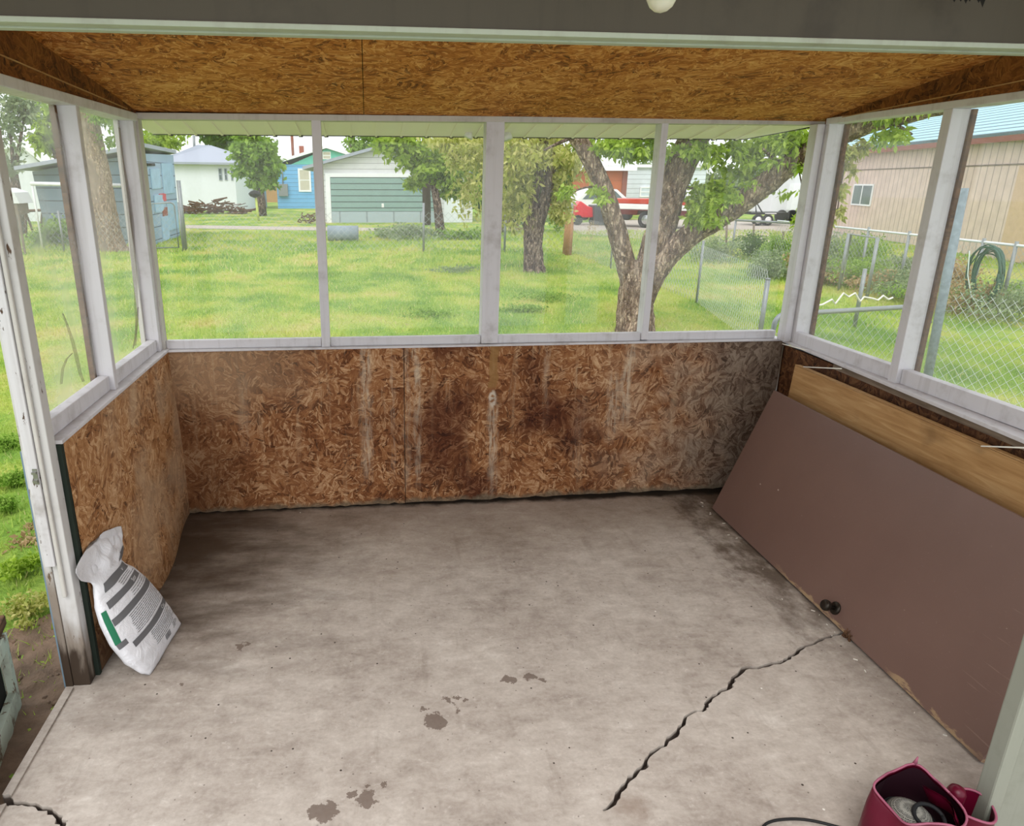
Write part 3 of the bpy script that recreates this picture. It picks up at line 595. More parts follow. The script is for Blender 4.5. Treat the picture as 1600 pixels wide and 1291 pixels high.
m.hexa([(2.70, 4.24, ez(4.16)-.004), (2.72, 4.24, ez(4.16)-.004), (2.415, 4.60, ez(4.58)-.004), (2.395, 4.60, ez(4.58)-.004)], [(2.70, 4.24, ez(4.16)+.02), (2.72, 4.24, ez(4.16)+.02), (2.415, 4.60, ez(4.58)+.02), (2.395, 4.60, ez(4.58)+.02)])
m.build('drip_edge', 'dark_gap', rf)
# windows ----------------------------------------------------------
def win(i, rails, panef, pmat, rmat='white_paint'):
    e = empty('window_%d' % i, rails.v[0], kind='structure'); rails.build('bottom_rail', rmat, e, bevel=.003)
    if panef: panef.build('pane', pmat, e)
    return e
def film(x, y0, y1, z0, z1, seed, nu=26, nv=40):
    m = MB(); rr = random.Random(seed); ph = [rr.uniform(0, 6) for _ in range(6)]
    def fn(u, v):
        y = y0+(y1-y0)*u; z = z0+(z1-z0)*v
        d = .006*math.sin(u*14+ph[0]+v*2)*math.sin(v*3)+.005*math.sin(u*31+ph[1]-v*5)*(1-v)+.008*math.exp(-((u-.9+.25*v)**2)/.004)*math.sin(math.pi*min(1, v*1.1))+.004*math.sin(v*18+u*3+ph[2])*u
        return (x+d, y, z)
    return m.grid(fn, nu, nv)
for i, (y0, y1) in enumerate(((2.558, 3.220), (3.264, 3.983))):
    m = MB(); m.box(-1.235, -1.188, y0, y1, 1.041, 1.108); fm = film(-1.238, y0, y1, 1.05, 2.25, i)
    e = win(1+i, m, fm, 'film_near')
    q = MB(); q.box(-1.262, -1.240, y0+.001, y0+.03, 1.045, 2.245); q.box(-1.262, -1.24, y1-.024, y1-.001, 1.045, 2.245); q.build('side_strip', 'rot_wood' if i == 0 else 'shade_paint', e)
def crease(win_, pts, X, w_):
    m = MB(); P = [xp(a, b, X) for a, b in pts]; n = len(P); f = lambda i: w_[i] if hasattr(w_, '__len__') else w_
    vs = []
    for i, p in enumerate(P): vs += [p+(0, -f(i)/2, 0), p+(.006, 0, 0), p+(0, f(i)/2, 0)]
    m.add(vs, [(i*3+k, i*3+k+1, i*3+k+4, i*3+k+3) for i in range(n-1) for k in range(2)], True); m.build('film_crease', 'film_fold', win_)
W_ = {o.name: o for o in C.objects if o.name.startswith('window_')}
crease(W_['window_1'], [(97, 490), (106, 512), (114, 535), (120, 560), (125, 582), (130, 596)], -1.229, [.005, .02, .035, .04, .035, .02])
crease(W_['window_1'], [(95, 600), (98, 575), (104, 560), (112, 552)], -1.229, [.02, .03, .02, .01])
crease(W_['window_2'], [(186, 200), (191, 250), (199, 300), (205, 350), (208, 400), (212, 450), (214, 500), (211, 540)], -1.229, [.02, .05, .09, .10, .09, .07, .07, .02])
crease(W_['window_2'], [(207, 545), (212, 520), (215, 480)], -1.228, [.004, .03, .01])
xs = [(-1.159, -.281), (-.227, .665), (.771, 1.665), (1.709, 2.55)]
for i, (a, b) in enumerate(xs):
    zz = lambda x: 1.034-(x+1.17)*.0043
    m = MB(); m.wall((a, YB(a)+.018), (b, YB(b)+.018), zz(a)+.001, zz(b)+.001, zz(a)+.049, zz(b)+.05, .04)
    p = MB(); p.wall((a, YB(a)+.062), (b, YB(b)+.062), zz(a)+.02, zz(b)+.02, 2.262, 2.268, .002); win(3+i, m, p, 'film_back')
for i, (y0, y1) in enumerate(((1.80, 3.116), (3.174, 4.018))):
    X0 = 2.60; m = MB(); m.box(X0, X0+.045, y0, y1, 1.012, 1.085); p = MB(); p.box(X0+.05, X0+.053, y0, y1, 1.02, 2.268); win(7+i, m, p, 'pane_right')

# ================================================================ THINGS IN THE PORCH
# brown slab door on its long edge ---------------------------------
def plank(name, xb, zb, xt, zt, y0, y1, th, mat, parent):
    """board leaning in x: bottom front edge (xb,zb), top front edge (xt,zt), running y0..y1"""
    d = nrm([xt-xb, zt-zb]); nn = np.array([d[1], -d[0]])*th     # toward +x and down: the back side
    m = MB(); o = [(xb, zb), (xt, zt), (xt+nn[0], zt+nn[1]), (xb+nn[0], zb+nn[1])]
    m.hexa([(o[0][0], y0, o[0][1]), (o[3][0], y0, o[3][1]), (o[3][0], y1, o[3][1]), (o[0][0], y1, o[0][1])], [(o[1][0], y0, o[1][1]), (o[2][0], y0, o[2][1]), (o[2][0], y1, o[2][1]), (o[1][0], y1, o[1][1])])
    return m.build(name, mat, parent, bevel=.002)
bd = empty('brown_door', (2.25, 2.8, 0), 'brown painted slab door lying on its long edge against the tan board, knob near the floor', 'door')
plank('slab', 2.108, .012, 2.394, .776, 1.79, 3.822, .036, 'brown_door_paint', bd)
dvec = nrm([2.394-2.108, .776-.012]); dn = np.array([-dvec[1], dvec[0]])
kp = None
for t in np.linspace(0, .3, 60):   # knob foot on the slab face, found along its height
    px = 2.108+dvec[0]*t; pz = .012+dvec[1]*t; q = xp(1306, 950, px)
    if kp is None or abs(q[2]-pz) < abs(kp[0]): kp = (q[2]-pz, px, q[1], pz)
ko = np.array([kp[1], kp[2], kp[3]]); kd = np.array([dn[0], 0, dn[1]])
m = MB(); m.lathe(ko+kd*.0005, kd, [(0, .030), (.004, .031), (.010, .027), (.012, .014)]); kr = m.build('rosette', 'dark_bronze', bd)
m = MB(); m.lathe(ko+kd*.0125, kd, [(0, .011), (.022, .010), (.026, .017), (.034, .025), (.048, .0265), (.056, .022), (.058, .010)]); m.build('knob', 'dark_bronze', kr)
m = MB(); m.box(2.3, 2.302, 2, 2.01, .5, .51)
# splintered chunk at the lower edge
cq = gp(1322, 997, 0); m = MB()
for k in range(14):
    a = random.uniform(-1, 1); m.tube([cq+np.array([random.uniform(-.012, .01), random.uniform(-.03, .03), .001]), cq+np.array([random.uniform(-.02, .01), random.uniform(-.035, .035), random.uniform(.012, .045)])], [.006, .002], 4, False)
tag(m.build('splintered_wood', 'rot_wood'), 'clump of broken rotten wood splinters where the floor crack meets the brown door', 'debris')
m = MB(); qv = random.Random(11)
for k in range(18):
    y = qv.choice([qv.uniform(1.9, 3.95), qv.gauss(2.55, .12), qv.gauss(3.85, .12)]); x = 2.095-abs(qv.gauss(0, .03)); a = qv.uniform(0, 6.28); l = qv.uniform(.003, .009); w2 = l*.35
    d = np.array([math.cos(a), math.sin(a), 0]); e3 = np.array([-d[1], d[0], 0]); c3 = np.array([x, min(y, 3.98), .0005]); m.prism([c3-d*l-e3*w2, c3+d*l-e3*w2, c3+d*l+e3*w2, c3-d*l+e3*w2*.4], (0, 0, .0025))
tag(m.build('paint_chips', 'stick'), 'pale paint chips scattered on the floor along the foot of the brown door', 'debris', kind='stuff')
tb = empty('tan_door_slab', (2.5, 2.9, 0), 'unpainted tan wooden slab leaning on the right wall behind the brown door', 'board')
plank('slab', 2.432, .002, 2.487, .932, 1.75, 3.80, .034, 'tan_wood', tb)
m = MB(); m.hexa([(2.4865, 1.75, .934), (2.5215, 1.75, .931), (2.5215, 3.80, .931), (2.4865, 3.80, .934)], [(2.487, 1.75, .9375), (2.522, 1.75, .9345), (2.522, 3.80, .9345), (2.487, 3.80, .9375)]); m.build('top_edge_strip', 'tan_wood', tb)
for i, (a, b, X, lab) in enumerate((((1222, 538), (1259, 548), 2.50, 'short thin white stick poking out under the sill nearest the far right corner'), ((1255, 574), (1314, 577), 2.44, 'thin white stick on the tan slab, middle one of three under the right sill'), ((1532, 699), (1606, 701), 2.44, 'thin white stick lying under the right sill nearest the camera'))):
    p0 = xp(*a, X); p1 = xp(*b, X+.05); p0[2] = max(p0[2], .945) if i else p0[2]; m = MB(); d = nrm(p1-p0); nn = nrm(np.cross(d, (0, 0, 1)))*.006
    m.prism([p0, p1+nn, p1-nn], (0, 0, .005)); tag(m.build('stick', 'stick'), lab, 'stick', 'white sticks under the right sill')
m = MB(); a = xp(1218, 545, 2.585); b = xp(1207, 612, 2.585); a[1] = b[1] = 4.10; m.tube([(2.585, 4.10, .98), (2.575, 4.085, .02)], .005, 6); tag(m.build('thin_rod', 'steel'), 'thin pale metal rod standing upright in the far right wall corner', 'rod')

# sack ------------------------------------------------------------
P0 = np.array([-.9407, 2.534, 0.004]); ux = np.array([.11346, .99354, 0]); nx_ = np.array([.92299, -.10541, .37012]); vx = np.array([-.36773, .04199, .92899])
VV = [0, .03, .1, .2, .3, .37, .41, .44, .47, .51, .55, .585]
U0 = [.0, -.02, -.04, -.05, -.038, -.025, -.012, .01, .005, -.045, -.04, .05]
U1 = [.36, .375, .375, .360, .330, .29, .25, .235, .30, .335, .345, .22]
TH = [.004, .035, .058, .066, .062, .05, .036, .03, .016, .010, .008, .003]
def bagp(u, v, side=1, off=0):
    """u 0..1 across, v metres up"""
    a = np.interp(v, VV, U0); b = np.interp(v, VV, U1); t = np.interp(v, VV, TH)
    edge = max(0, 1-(2*u-1)**2)**.5; uu = a+(b-a)*u
    wr_ = .004*math.sin(uu*40+v*60)*math.exp(-((v-.42)/.06)**2)+.0035*math.sin(v*85+uu*16)*math.exp(-((v-.09)/.04)**2)+.002*math.sin(uu*23+v*31)
    if v > .44: wr_ += (.012*math.sin(uu*22+v*9)+.006*math.sin(uu*47-v*60)+.005*math.sin(uu*71+v*38))*min(1, (v-.44)/.05)
    h = (t*edge+wr_*edge)*side+(.012*math.sin(uu*22+v*9)*min(1, (v-.44)/.05)*(1-edge) if v > .44 else 0)
    ctr = .055 if v < .4 else .055-.02*min(1, (v-.4)/.1)
    p = P0+ux*uu+vx*v+nx_*(h+off-.55*t)
    lim = -1.140 if p[1] < 2.585 else lw(min(1, max(0, (p[1]-2.577)/1.473)), min(1, max(0, (p[2]-.004)/1.016)))[0]+.006
    lim += .004*(side+1)+off+.004*math.sin(uu*30+v*44)
    if p[0] < lim: k = lim/p[0]; p = CO+(p-CO)*k
    return p
bg_ = empty('plastic_sack', P0+ux*.18, 'white plastic sack with grey printed bands slumped against the left wall', 'sack')
def ring(i, j, nu=48):
    if i <= nu: return bagp(i/nu, j, 1)
    return bagp((2*nu-i)/nu, j, -1)
m = MB(); nu = 40; nv = 60; vs = []
for j in range(nv+1):
    vv = VV[-1]*j/nv
    for i in range(2*nu): vs.append(ring(i, vv, nu))
fs = [(j*2*nu+i, j*2*nu+(i+1) % (2*nu), (j+1)*2*nu+(i+1) % (2*nu), (j+1)*2*nu+i) for j in range(nv) for i in range(2*nu)]
fs += [tuple(range(2*nu))[::-1], tuple(nv*2*nu+i for i in range(2*nu))]
vs = [np.array((q[0], q[1], max(q[2], .003))) for q in vs]
m.add(vs, fs, True); body = m.build('sack_body', 'bag_plastic', bg_)
def patch(name, mat, u0, u1, v0, v1, off=.0012, nu=16, nv=4, skewv=0, side=1):
    m = MB(); m.grid(lambda a, b: bagp(u0+(u1-u0)*a, v0+(v1-v0)*b+skewv*a, side, off), nu, nv); return m.build(name, mat, body)
for u0, u1, v0, v1 in ((.12, .90, .402, .436), (.08, .88, .338, .368), (.05, .92, .268, .298), (.12, .97, .138, .166)): patch('printed_band', 'print_grey', u0, u1, v0, v1)
patch('printed_band', 'print_green', .003, .045, .20, .345); patch('printed_band', 'print_grey', .005, .09, .175, .20)
m = MB()
def lines(v0, v1, n, u0, u1, sk=0):
    for k in range(n):
        v = v0+(v1-v0)*k/max(1, n-1); a = u0+random.uniform(0, .03); b = u1-random.uniform(0, .12)
        x = a
        while x < b:
            w2 = random.uniform(.03, .12); xe = min(b, x+w2); m.grid(lambda s_, t_, x=x, xe=xe: bagp(x+(xe-x)*s_, v+.0022*t_, 1, .0014), 5, 1); x = xe+.008
lines(.178, .258, 10, .22, .95); lines(.306, .328, 3, .45, .95); lines(.376, .394, 3, .4, .9); lines(.065, .128, 8, .35, .95); lines(.035, .055, 4, .72, .92)
m.build('printed_text_lines', 'print_black', body)
def bagtext(txt, u0, v0, size, mat='print_white'):
    cu = bpy.data.curves.new('t', 'FONT'); cu.body = txt; cu.size = 1; to = bpy.data.objects.new('t', cu); C.objects.link(to)
    me = bpy.data.meshes.new_from_object(to.evaluated_get(bpy.context.evaluated_depsgraph_get())); bpy.data.objects.remove(to)
    mm = MB(); wd = np.interp(v0, VV, U1)-np.interp(v0, VV, U0)
    mm.add([bagp(u0+v.co.x*size/wd, v0+v.co.y*size, 1, .0022) for v in me.vertices], [tuple(p.vertices) for p in me.polygons]); mm.build('printed_lettering', mat, body)
bagtext('Stor', .62, .345, .026); bagtext('Cau', .74, .144, .024); bagtext('V', .68, .411, .022)
m = MB()
for k in range(9): m.grid(lambda s_, t_, k=k: bagp(.52+.014*k+.007*s_, .03+.028*t_, 1, .0016), 1, 2)
m.build('barcode', 'print_grey', body)
m = MB(); m.grid(lambda a, b: bagp(.55+.18*a, .446+.02*b, 1, .004), 6, 2)
patch('printed_band', 'print_grey', .70, .95, .45, .478, .0016)

# crimson bag ------------------------------------------------------
cb = empty('crimson_bag', (1.66, 1.50, 0), 'crimson fabric bag standing open at the bottom right, black item with grey mesh inside', 'bag')
ctr = np.array([1.60, 1.50]);
def cbp(a, h, inn=0):   # a angle
    rx = .125-inn; ry = .10-inn; rx *= (1.12-.25*h/.2); c, s_ = math.cos(a), math.sin(a)
    pk = .05*math.exp(-((a-1.15)/.35)**2)        # raised corner
    x = ctr[0]+rx*c*abs(c)**-.25 if abs(c) > 1e-6 else ctr[0]
    y = ctr[1]+ry*s_*(abs(s_)**-.25 if abs(s_) > 1e-6 else 1)
    z = h*(1+.06*math.sin(3*a+1))+pk*(h/.2)
    return np.array([x+.008*math.sin(5*a+h*20), y+.006*math.sin(4*a+2), z])
m = MB(); n = 48
prof = [(0.002, 0), (.05, -.004), (.1, -.006), (.15, -.004), (.19, 0), (.2, .002)]
vs = [cbp(2*math.pi*k/n, h, i) for h, i in prof for k in range(n)]+[cbp(2*math.pi*k/n, .198, .006) for k in range(n)]
L = len(prof)
m.add(vs, [(j*n+k, j*n+(k+1) % n, (j+1)*n+(k+1) % n, (j+1)*n+k) for j in range(L) for k in range(n)]+[tuple(range(n))[::-1]], True); cbo = m.build('fabric_shell', 'crimson', cb)
m = MB(); vs = [cbp(2*math.pi*k/n, h, .009) for h in (.194, .12, .04) for k in range(n)]; m.add(vs, [(j*n+k, j*n+(k+1) % n, (j+1)*n+(k+1) % n, (j+1)*n+k) for j in range(2) for k in range(n)]+[tuple(2*n+k for k in range(n))], True); m.build('lining', 'crimson_in', cb)
m = MB(); m.tube([cbp(2*math.pi*k/n, .2, .003)+np.array([0, 0, .002]) for k in range(n+1)], .0035, 6); m.build('rim_piping', 'pink_trim', cb)
m = MB(); pk = cbp(1.15, .2, .0); m.tube([pk+(0, 0, .0), pk+(0.003, -.002, .028)], [.007, .002], 6); m.build('corner_tip', 'pink_trim', cb)
m = MB(); m.lathe((1.568, 1.488, .06), (0, 0, 1), [(0, .062), (.085, .066), (.108, .058), (.122, .038), (.127, .008)], 28); m.build('mesh_dome', 'grey_mesh', cb)
m = MB(); m.lathe((1.568, 1.488, .05), (0, 0, 1), [(0, .069), (.10, .072), (.106, .070), (.106, .067), (.0995, .067)], 28)
m.tube([np.array([1.60+.042*math.cos(a), 1.455+.035*math.sin(a), .185+.012*math.sin(a)]) for a in np.linspace(0, 6.283, 25)], .006, 6)
m.build('black_rim', 'black_fabric', cb)
m = MB(); m.grid(lambda u, v: (1.655+.012*math.sin(v*6)+.035*u, 1.43+.12*v, .205-.06*u+.02*math.sin(v*3.1)), 6, 10); m.grid(lambda u, v: (1.652+.012*math.sin(v*6)+.035*u, 1.43+.12*v, .201-.06*u+.02*math.sin(v*3.1)), 6, 10); m.build('folded_flap', 'crimson', cb)
# side pouch with rolled pocket
m = MB()
def pouch(a, h): c, s_ = math.cos(a), math.sin(a); return np.array([1.80+.075*c*(1.05-h), 1.52+.06*s_, h*(1+.08*math.sin(a*2))])
vs = [pouch(2*math.pi*k/32, h) for h in (.002, .06, .12, .135) for k in range(32)]
m.add(vs, [(j*32+k, j*32+(k+1) % 32, (j+1)*32+(k+1) % 32, (j+1)*32+k) for j in range(3) for k in range(32)]+[tuple(range(32))[::-1]], True); m.build('side_pouch', 'crimson', cb)
m = MB(); m.tube([pouch(2*math.pi*k/32, .136) for k in range(33)], .004, 6); m.build('pouch_piping', 'pink_trim', cb)
m = MB(); m.lathe((1.785, 1.56, .06), (0, 0, 1), [(0, .02), (.09, .026), (.105, .02), (.112, .006)], 16); m.build('rolled_cap', 'crimson', cb)
m = MB(); pts = [gp(*q, 0.006) for q in ((1180, 1330), (1190, 1296), (1205, 1284), (1235, 1280), (1265, 1282), (1300, 1290), (1335, 1302), (1355, 1330))]
sm_ = [];
for i in range(len(pts)-1):
    for k in range(6):
        t = k/6; a = pts[max(i-1, 0)]; b = pts[i]; c2 = pts[i+1]; d = pts[min(i+2, len(pts)-1)]
        sm_.append(.5*((2*b)+(-a+c2)*t+(2*a-5*b+4*c2-d)*t*t+(-a+3*b-3*c2+d)*t**3))
m.tube(sm_, .0045, 8); tag(m.build('black_strap_loop', 'black_rubber'), 'thin black cord loop lying on the concrete left of the crimson bag', 'cord')
# bulb -------------------------------------------------------------
lb = empty('light_bulb', dp(1034, -20, 1.45), 'round glass light bulb hanging at the top edge in front of the beam', 'light bulb')
b0 = dp(1034, -4, 1.45); m = MB(); m.lathe(b0+(0, 0, -.026), (0, 0, 1), [(0, .001), (.003, .012), (.01, .021), (.022, .0275), (.034, .0275), (.048, .02), (.06, .0135), (.066, .013)], 24); m.build('glass_globe', 'bulb_glass', lb)
m = MB(); m.lathe(b0+(0, 0, .0405), (0, 0, 1), [(0, .0128), (.02, .0132), (.022, .02), (.06, .022), (.45, .022)], 20); m.build('socket', 'print_white', lb)
hd = empty('dried_leaf_sprig', dp(1510, -10, 1.70), 'small sprig of dark dried leaves hanging at the top right of the beam', 'leaves'); m = MB()
hp = dp(1510, -20, 1.72)
m.tube([hp+(0, 0, .06), hp], .002, 5)
for px, l in ((1490, 4), (1500, 3), (1514, 3), (1528, 5), (1534, 12), (1508, 6)):
    q = dp(px, -16, 1.71); e2 = dp(px+1, l, 1.71); d = (e2-q); s2 = np.array([.007, 0, 0]); m.add([q, q+d*.5+s2+(0, -.003, 0), e2, q+d*.5-s2], [(0, 1, 2, 3)])
m.tube([dp(1486, -17, 1.715), dp(1536, -17, 1.715)], .002, 5); m.build('leaf_cluster', 'dark_gap', hd)

# weathered crate outside the door ---------------------------------
c0 = gp(35, 1104, -.12); c1 = gp(0, 1207, -.12); dirc = nrm((c1-c0)*[1, 1, 0]); sidec = np.array([-abs(dirc[1]), dirc[0]*-1, 0]); sidec = nrm([-dirc[1]*-1, dirc[0]*-1, 0]);
if sidec[0] > 0: sidec = -sidec
cr = empty('weathered_crate', c0+dirc*.3+sidec*.15, 'low crate of peeling pale green boards outside the porch doorway', 'crate')
m = MB(); m.obox(c0, dirc*.035, sidec*.03, (0, 0, .36)); m.build('corner_stile', 'pale_green_peel', cr)
m = MB(); m.obox(c0+dirc*.036, dirc*.8, sidec*.03, (0, 0, .10)); m.build('bottom_rail', 'pale_green_peel', cr)
m = MB(); m.obox(c0+dirc*.036+np.array([0, 0, .3]), dirc*.8, sidec*.03, (0, 0, .06)); m.build('top_rail', 'pale_green_peel', cr)
m = MB(); m.obox(c0+dirc*.036+sidec*.035+np.array([0, 0, .02]), dirc*.8, sidec*.01, (0, 0, .3)); m.build('inner_panel', 'dark_gap', cr)
m = MB(); m.obox(c0-dirc*.005+sidec*.045+np.array([0, 0, 0]), dirc*.04, sidec*.3, (0, 0, .34)); m.build('end_board', 'pale_green_peel', cr)
q = dp(12, 967, c0[1]+.0); m = MB(); m.obox(c0-dirc*.06+sidec*.01+np.array([0, 0, .362]), dirc*.7, sidec*.3, (0, 0, .045)); tag(m.build('rotten_plank', 'rot_wood', bevel=.006), 'brown rotten plank lying on top of the peeling crate', 'plank')

# ================================================================ GROUND
m = MB(); m.grid(lambda u, v: (-70+150*u, -2+130*v, -.121), 2, 2, False); lawn = struct(m.build('lawn', 'lawn_ground'))
m = MB()
def dirtf(u, v):
    y = .3+3.2*v; x = -1.264-(.9+.25*math.sin(y*4)+.1*math.sin(y*11))*u*min(1, (3.55-y)/.8)
    e = min(1, 6*(1-u))*min(1, (3.5-y)*4+.05); return (x, y, -.1205+e*(.012+.012*math.sin(x*31+y*7)*math.sin(y*27-x*9)+.007*math.sin(x*67)*math.sin(y*71+x*20)))
m.grid(dirtf, 40, 120); struct(m.build('dirt_strip', 'dirt'))
clod = MB(); qv = random.Random(3)
for k in range(160):
    y = qv.uniform(1.5, 3.2); x = -1.29-abs(qv.gauss(0, .3)); r = qv.uniform(.004, .016); clod.lathe((x, y, -.113), (qv.uniform(-.3, .3), qv.uniform(-.3, .3), 1), [(-r*.5, r*.5), (0, r), (r*.5, r*.6)], 5)
tag(clod.build('dirt_clods', 'dirt'), 'loose crumbs of soil on the bare ground beside the slab edge', 'soil', kind='stuff')
def patchy(name, px, mat, z=-.12, h=.012):
    m = MB(); m.prism([gp(*q, z) for q in px], (0, 0, h)); return struct(m.build(name, mat))
patchy('gravel_track', [(290, 357), (470, 360), (640, 362), (640, 357), (470, 355), (290, 352)], 'gravel')
patchy('gravel_drive', [(905, 366), (1010, 374), (1110, 378), (1300, 384), (1330, 352), (1150, 343), (980, 344), (880, 350)], 'gravel')
# grass blades
def grass(name, x0, x1, y0, y1, dens, h, wd, excl=None, lab='', z=-.12):
    n = int((x1-x0)*(y1-y0)*dens); X = rng.uniform(x0, x1, n); Y = rng.uniform(y0, y1, n)
    if excl is not None: k = ~excl(X, Y); X = X[k]; Y = Y[k]; n = len(X)
    cl = np.sin(X*1.7+np.sin(Y*1.3)*2)*np.sin(Y*1.1+X*.6)*.25+.9
    a = rng.uniform(0, 6.283, n); H = h*rng.uniform(.5, 1.25, n)*cl; W = wd*rng.uniform(.7, 1.3, n); lx = rng.normal(0, .45, n)*H; ly = rng.normal(0, .45, n)*H
    b = np.stack([X, Y, np.full(n, z-.003)], 1); s_ = np.stack([np.cos(a)*W/2, np.sin(a)*W/2, np.zeros(n)], 1)
    V = np.stack([b-s_, b+s_, b+np.stack([lx, ly, H], 1)], 1).reshape(-1, 3); i = np.arange(n)*3
    o = raw_mesh(name, V, np.stack([i, i+1, i+2], 1), 'grass_blades'); tag(o, lab, 'grass', kind='stuff'); return o
inP = lambda X, Y: (X > -1.29) & (X < 2.76) & (Y < 4.22)
dirtx = lambda X, Y: inP(X, Y) | ((X < 0) & (Y < 4.2) & (X > -3) & (np.hypot((X+1.3)*1.2, (Y-1.9)*.75) < .3+1.5*rng.uniform(0, 1, len(X))))
grass('lawn_grass', -4.5, 8.5, 1.6, 9.5, 1500, .055, .008, dirtx, 'short green lawn grass close around the porch')
grass('lawn_grass', -9, 12, 9.5, 17, 420, .075, .018, None, 'green lawn grass across the middle of the yard')
grass('lawn_grass', -16, 18, 17, 34, 90, .12, .04, lambda X, Y: (Y > 31), 'longer grass at the back of the yard by the rear fence')
# ground weeds -------------------------------------------------------
def weed(base, w, h, n, size, mat, label, cat='weed', group=None, name='weed_clump', stems=6, droop=.2):
    e = empty(name, base, label, cat, group); base = np.array(base, float)
    P = blob(base+(0, 0, h*.5), (w/2, w*.4, h*.5), n, .1); P[:, 2] = np.maximum(P[:, 2], base[2]+.01)
    leaves('foliage', P, size, mat, e, droop); m = MB()
    for k in range(stems):
        a = random.uniform(0, 6.28); r = random.uniform(.1, .35)*w; m.tube([base+(r*.3*math.cos(a), r*.3*math.sin(a), 0), base+(r*math.cos(a), r*.8*math.sin(a), h*random.uniform(.5, .9))], [size*.08+.002, .002], 5)
    m.build('stems', 'leaf_mid' if 'dry' not in mat else 'dry_stalk', e); return e
g1 = 'low weeds beside the doorway'
for k, (px, py, w_, h_, mt, lb_) in enumerate(((25, 760, .35, .14, 'leaf_mid', 'bright green low weed clump seen left of the door jamb, level with the strike plate'), (12, 800, .2, .1, 'leaf_mid', 'small green weed under the bright clump left of the door jamb'), (40, 965, .34, .11, 'leaf_yellow', 'yellow green spreading weed on the dirt just above the crate'), (40, 900, .26, .12, 'leaf_bright', 'feathery pale weed behind the yellow green one by the doorway'),
                                          (15, 700, .3, .1, 'leaf_mid', 'green weed at the left edge farthest from the crate'))):
    weed(gp(px, py, -.12), w_, h_, 700, .03, mt, lb_, group=g1)
P = blob(np.array(gp(30, 850, -.115)), (.2, .25, .02), 160, 0); P[:, 2] = np.clip(P[:, 2], -.116, -.09)
tag(leaves('dead_leaf_litter', P, .045, 'leaf_dry', None, 0), 'brown dead leaves scattered between the weeds outside the doorway', 'leaf litter', kind='stuff')
for k, (px, py, w_, h_, lb_) in enumerate(((660, 492, 1.2, .12, 'low leafy weed patch on the lawn below the middle mullion'), (850, 470, 1.3, .16, 'leafy weed patch on the lawn beyond the third window'), (715, 425, 1.6, .12, 'greyish weed patch near the bare spot left of the dark trunk'), (820, 488, .9, .12, 'small leafy weed patch closest to the far wall, third window'))):
    weed(gp(px, py, -.12), w_, h_, 900, .05, 'leaf_dusty' if k == 2 else 'leaf_mid', lb_, group='leafy patches in the lawn')

# ================================================================ FENCES
def chain(name, a, b, h, pitch, r, parent, z0=-.10, mat='wire'):
    a = np.array(a, float)[:2]; b = np.array(b, float)[:2]; L = np.linalg.norm(b-a); d = (b-a)/L; nn = np.array([-d[1], d[0], 0]); m_v = []; m_f = []
    def seg(s0, zz0, s1, zz1, off):
        p = np.array([*(a+d*s0), z0+zz0])+nn*off; q = np.array([*(a+d*s1), z0+zz1])+nn*off; t = nrm(q-p); u = nn; w_ = np.cross(t, u); o = len(m_v)
        for c in (p, q):
            for k in range(3): an = 2.094*k; m_v.append(c+r*(math.cos(an)*u+math.sin(an)*w_))
        m_f.extend([(o+k, o+(k+1) % 3, o+3+(k+1) % 3, o+3+k) for k in range(3)])
    k = -h
    while k < L:
        s0, s1 = k, k+h; zz0, zz1 = 0, h
        if s0 < 0: zz0 = -s0; s0 = 0
        if s1 > L: zz1 = h-(s1-L); s1 = L
        if s1 > s0: seg(s0, zz0, s1, zz1, r); seg(L-s0, zz0, L-s1, zz1, -r)
        k += pitch*1.414
    return raw_mesh(name, m_v, m_f, mat, parent, tri=4)
def cfence(name, label, a, b, h, pitch, wire_r, posts, pr=.03, rail=True, ph=None, z0=-.12):
    a = np.array(a, float); b = np.array(b, float); e = empty(name, ((a[0]+b[0])/2, (a[1]+b[1])/2, z0), label, 'fence')
    chain('wire_mesh', a, b, h, pitch, wire_r, e, z0+.02, 'bright_wire' if pitch < .08 else 'wire')
    for p in posts:
        q = a[:2]+(b[:2]-a[:2])*p; m = MB(); m.tube([(q[0], q[1], z0-.05), (q[0], q[1], z0+(ph or h+.05))], pr, 10); m.build('post', 'galvanised', e)
    if rail: m = MB(); m.tube([(a[0], a[1], z0+h+.01), (b[0], b[1], z0+h+.01)], pr*.75, 8); m.build('top_rail', 'rail_pale', e)
    return e
FB0 = gp(287, 393); FB1 = gp(755, 399); FBc = gp(890, 394)
cfence('chain_link_fence', 'long low chain link fence across the back of the yard', FB0, FBc, 1.15, .14, .004, (.0, .355, .62, .83, 1.0), .035, False, 1.45)
S1 = gp(957, 418); S2 = gp(1088, 474)
P1183 = gp(1184, 545)
cfence('chain_link_fence', 'chain link fence running from the back corner towards the small gate', FBc, S2, 1.05, .10, .003, (.45, 1.0), .022, False, 1.1)
cfence('chain_link_fence', 'near stretch of chain link fence seen in the fourth window', S2, P1183, 1.0, .075, .0022, (), .022, False)
m = MB(); m.tube([(P1183[0], P1183[1], -.15), (P1183[0], P1183[1], dp(1186, 437, P1183[1])[2])], .03, 12); m.lathe((P1183[0], P1183[1], dp(1186, 437, P1183[1])[2]), (0, 0, 1), [(0, .034), (.012, .033), (.02, .015)], 12); tag(m.build('fence_post', 'galvanised'), 'short capped grey pipe post standing left of the gate, fourth window', 'post')
# far right fence with top rail
R0 = gp(1215, 345, 1.02); R1 = gp(1660, 391, 1.02)
cfence('chain_link_fence', 'long railed chain link fence in front of the beige barn', R0, R1, 1.13, .09, .0028, (.2, .45, .6, .72, .82, .9, .97), .028, True, 1.2)
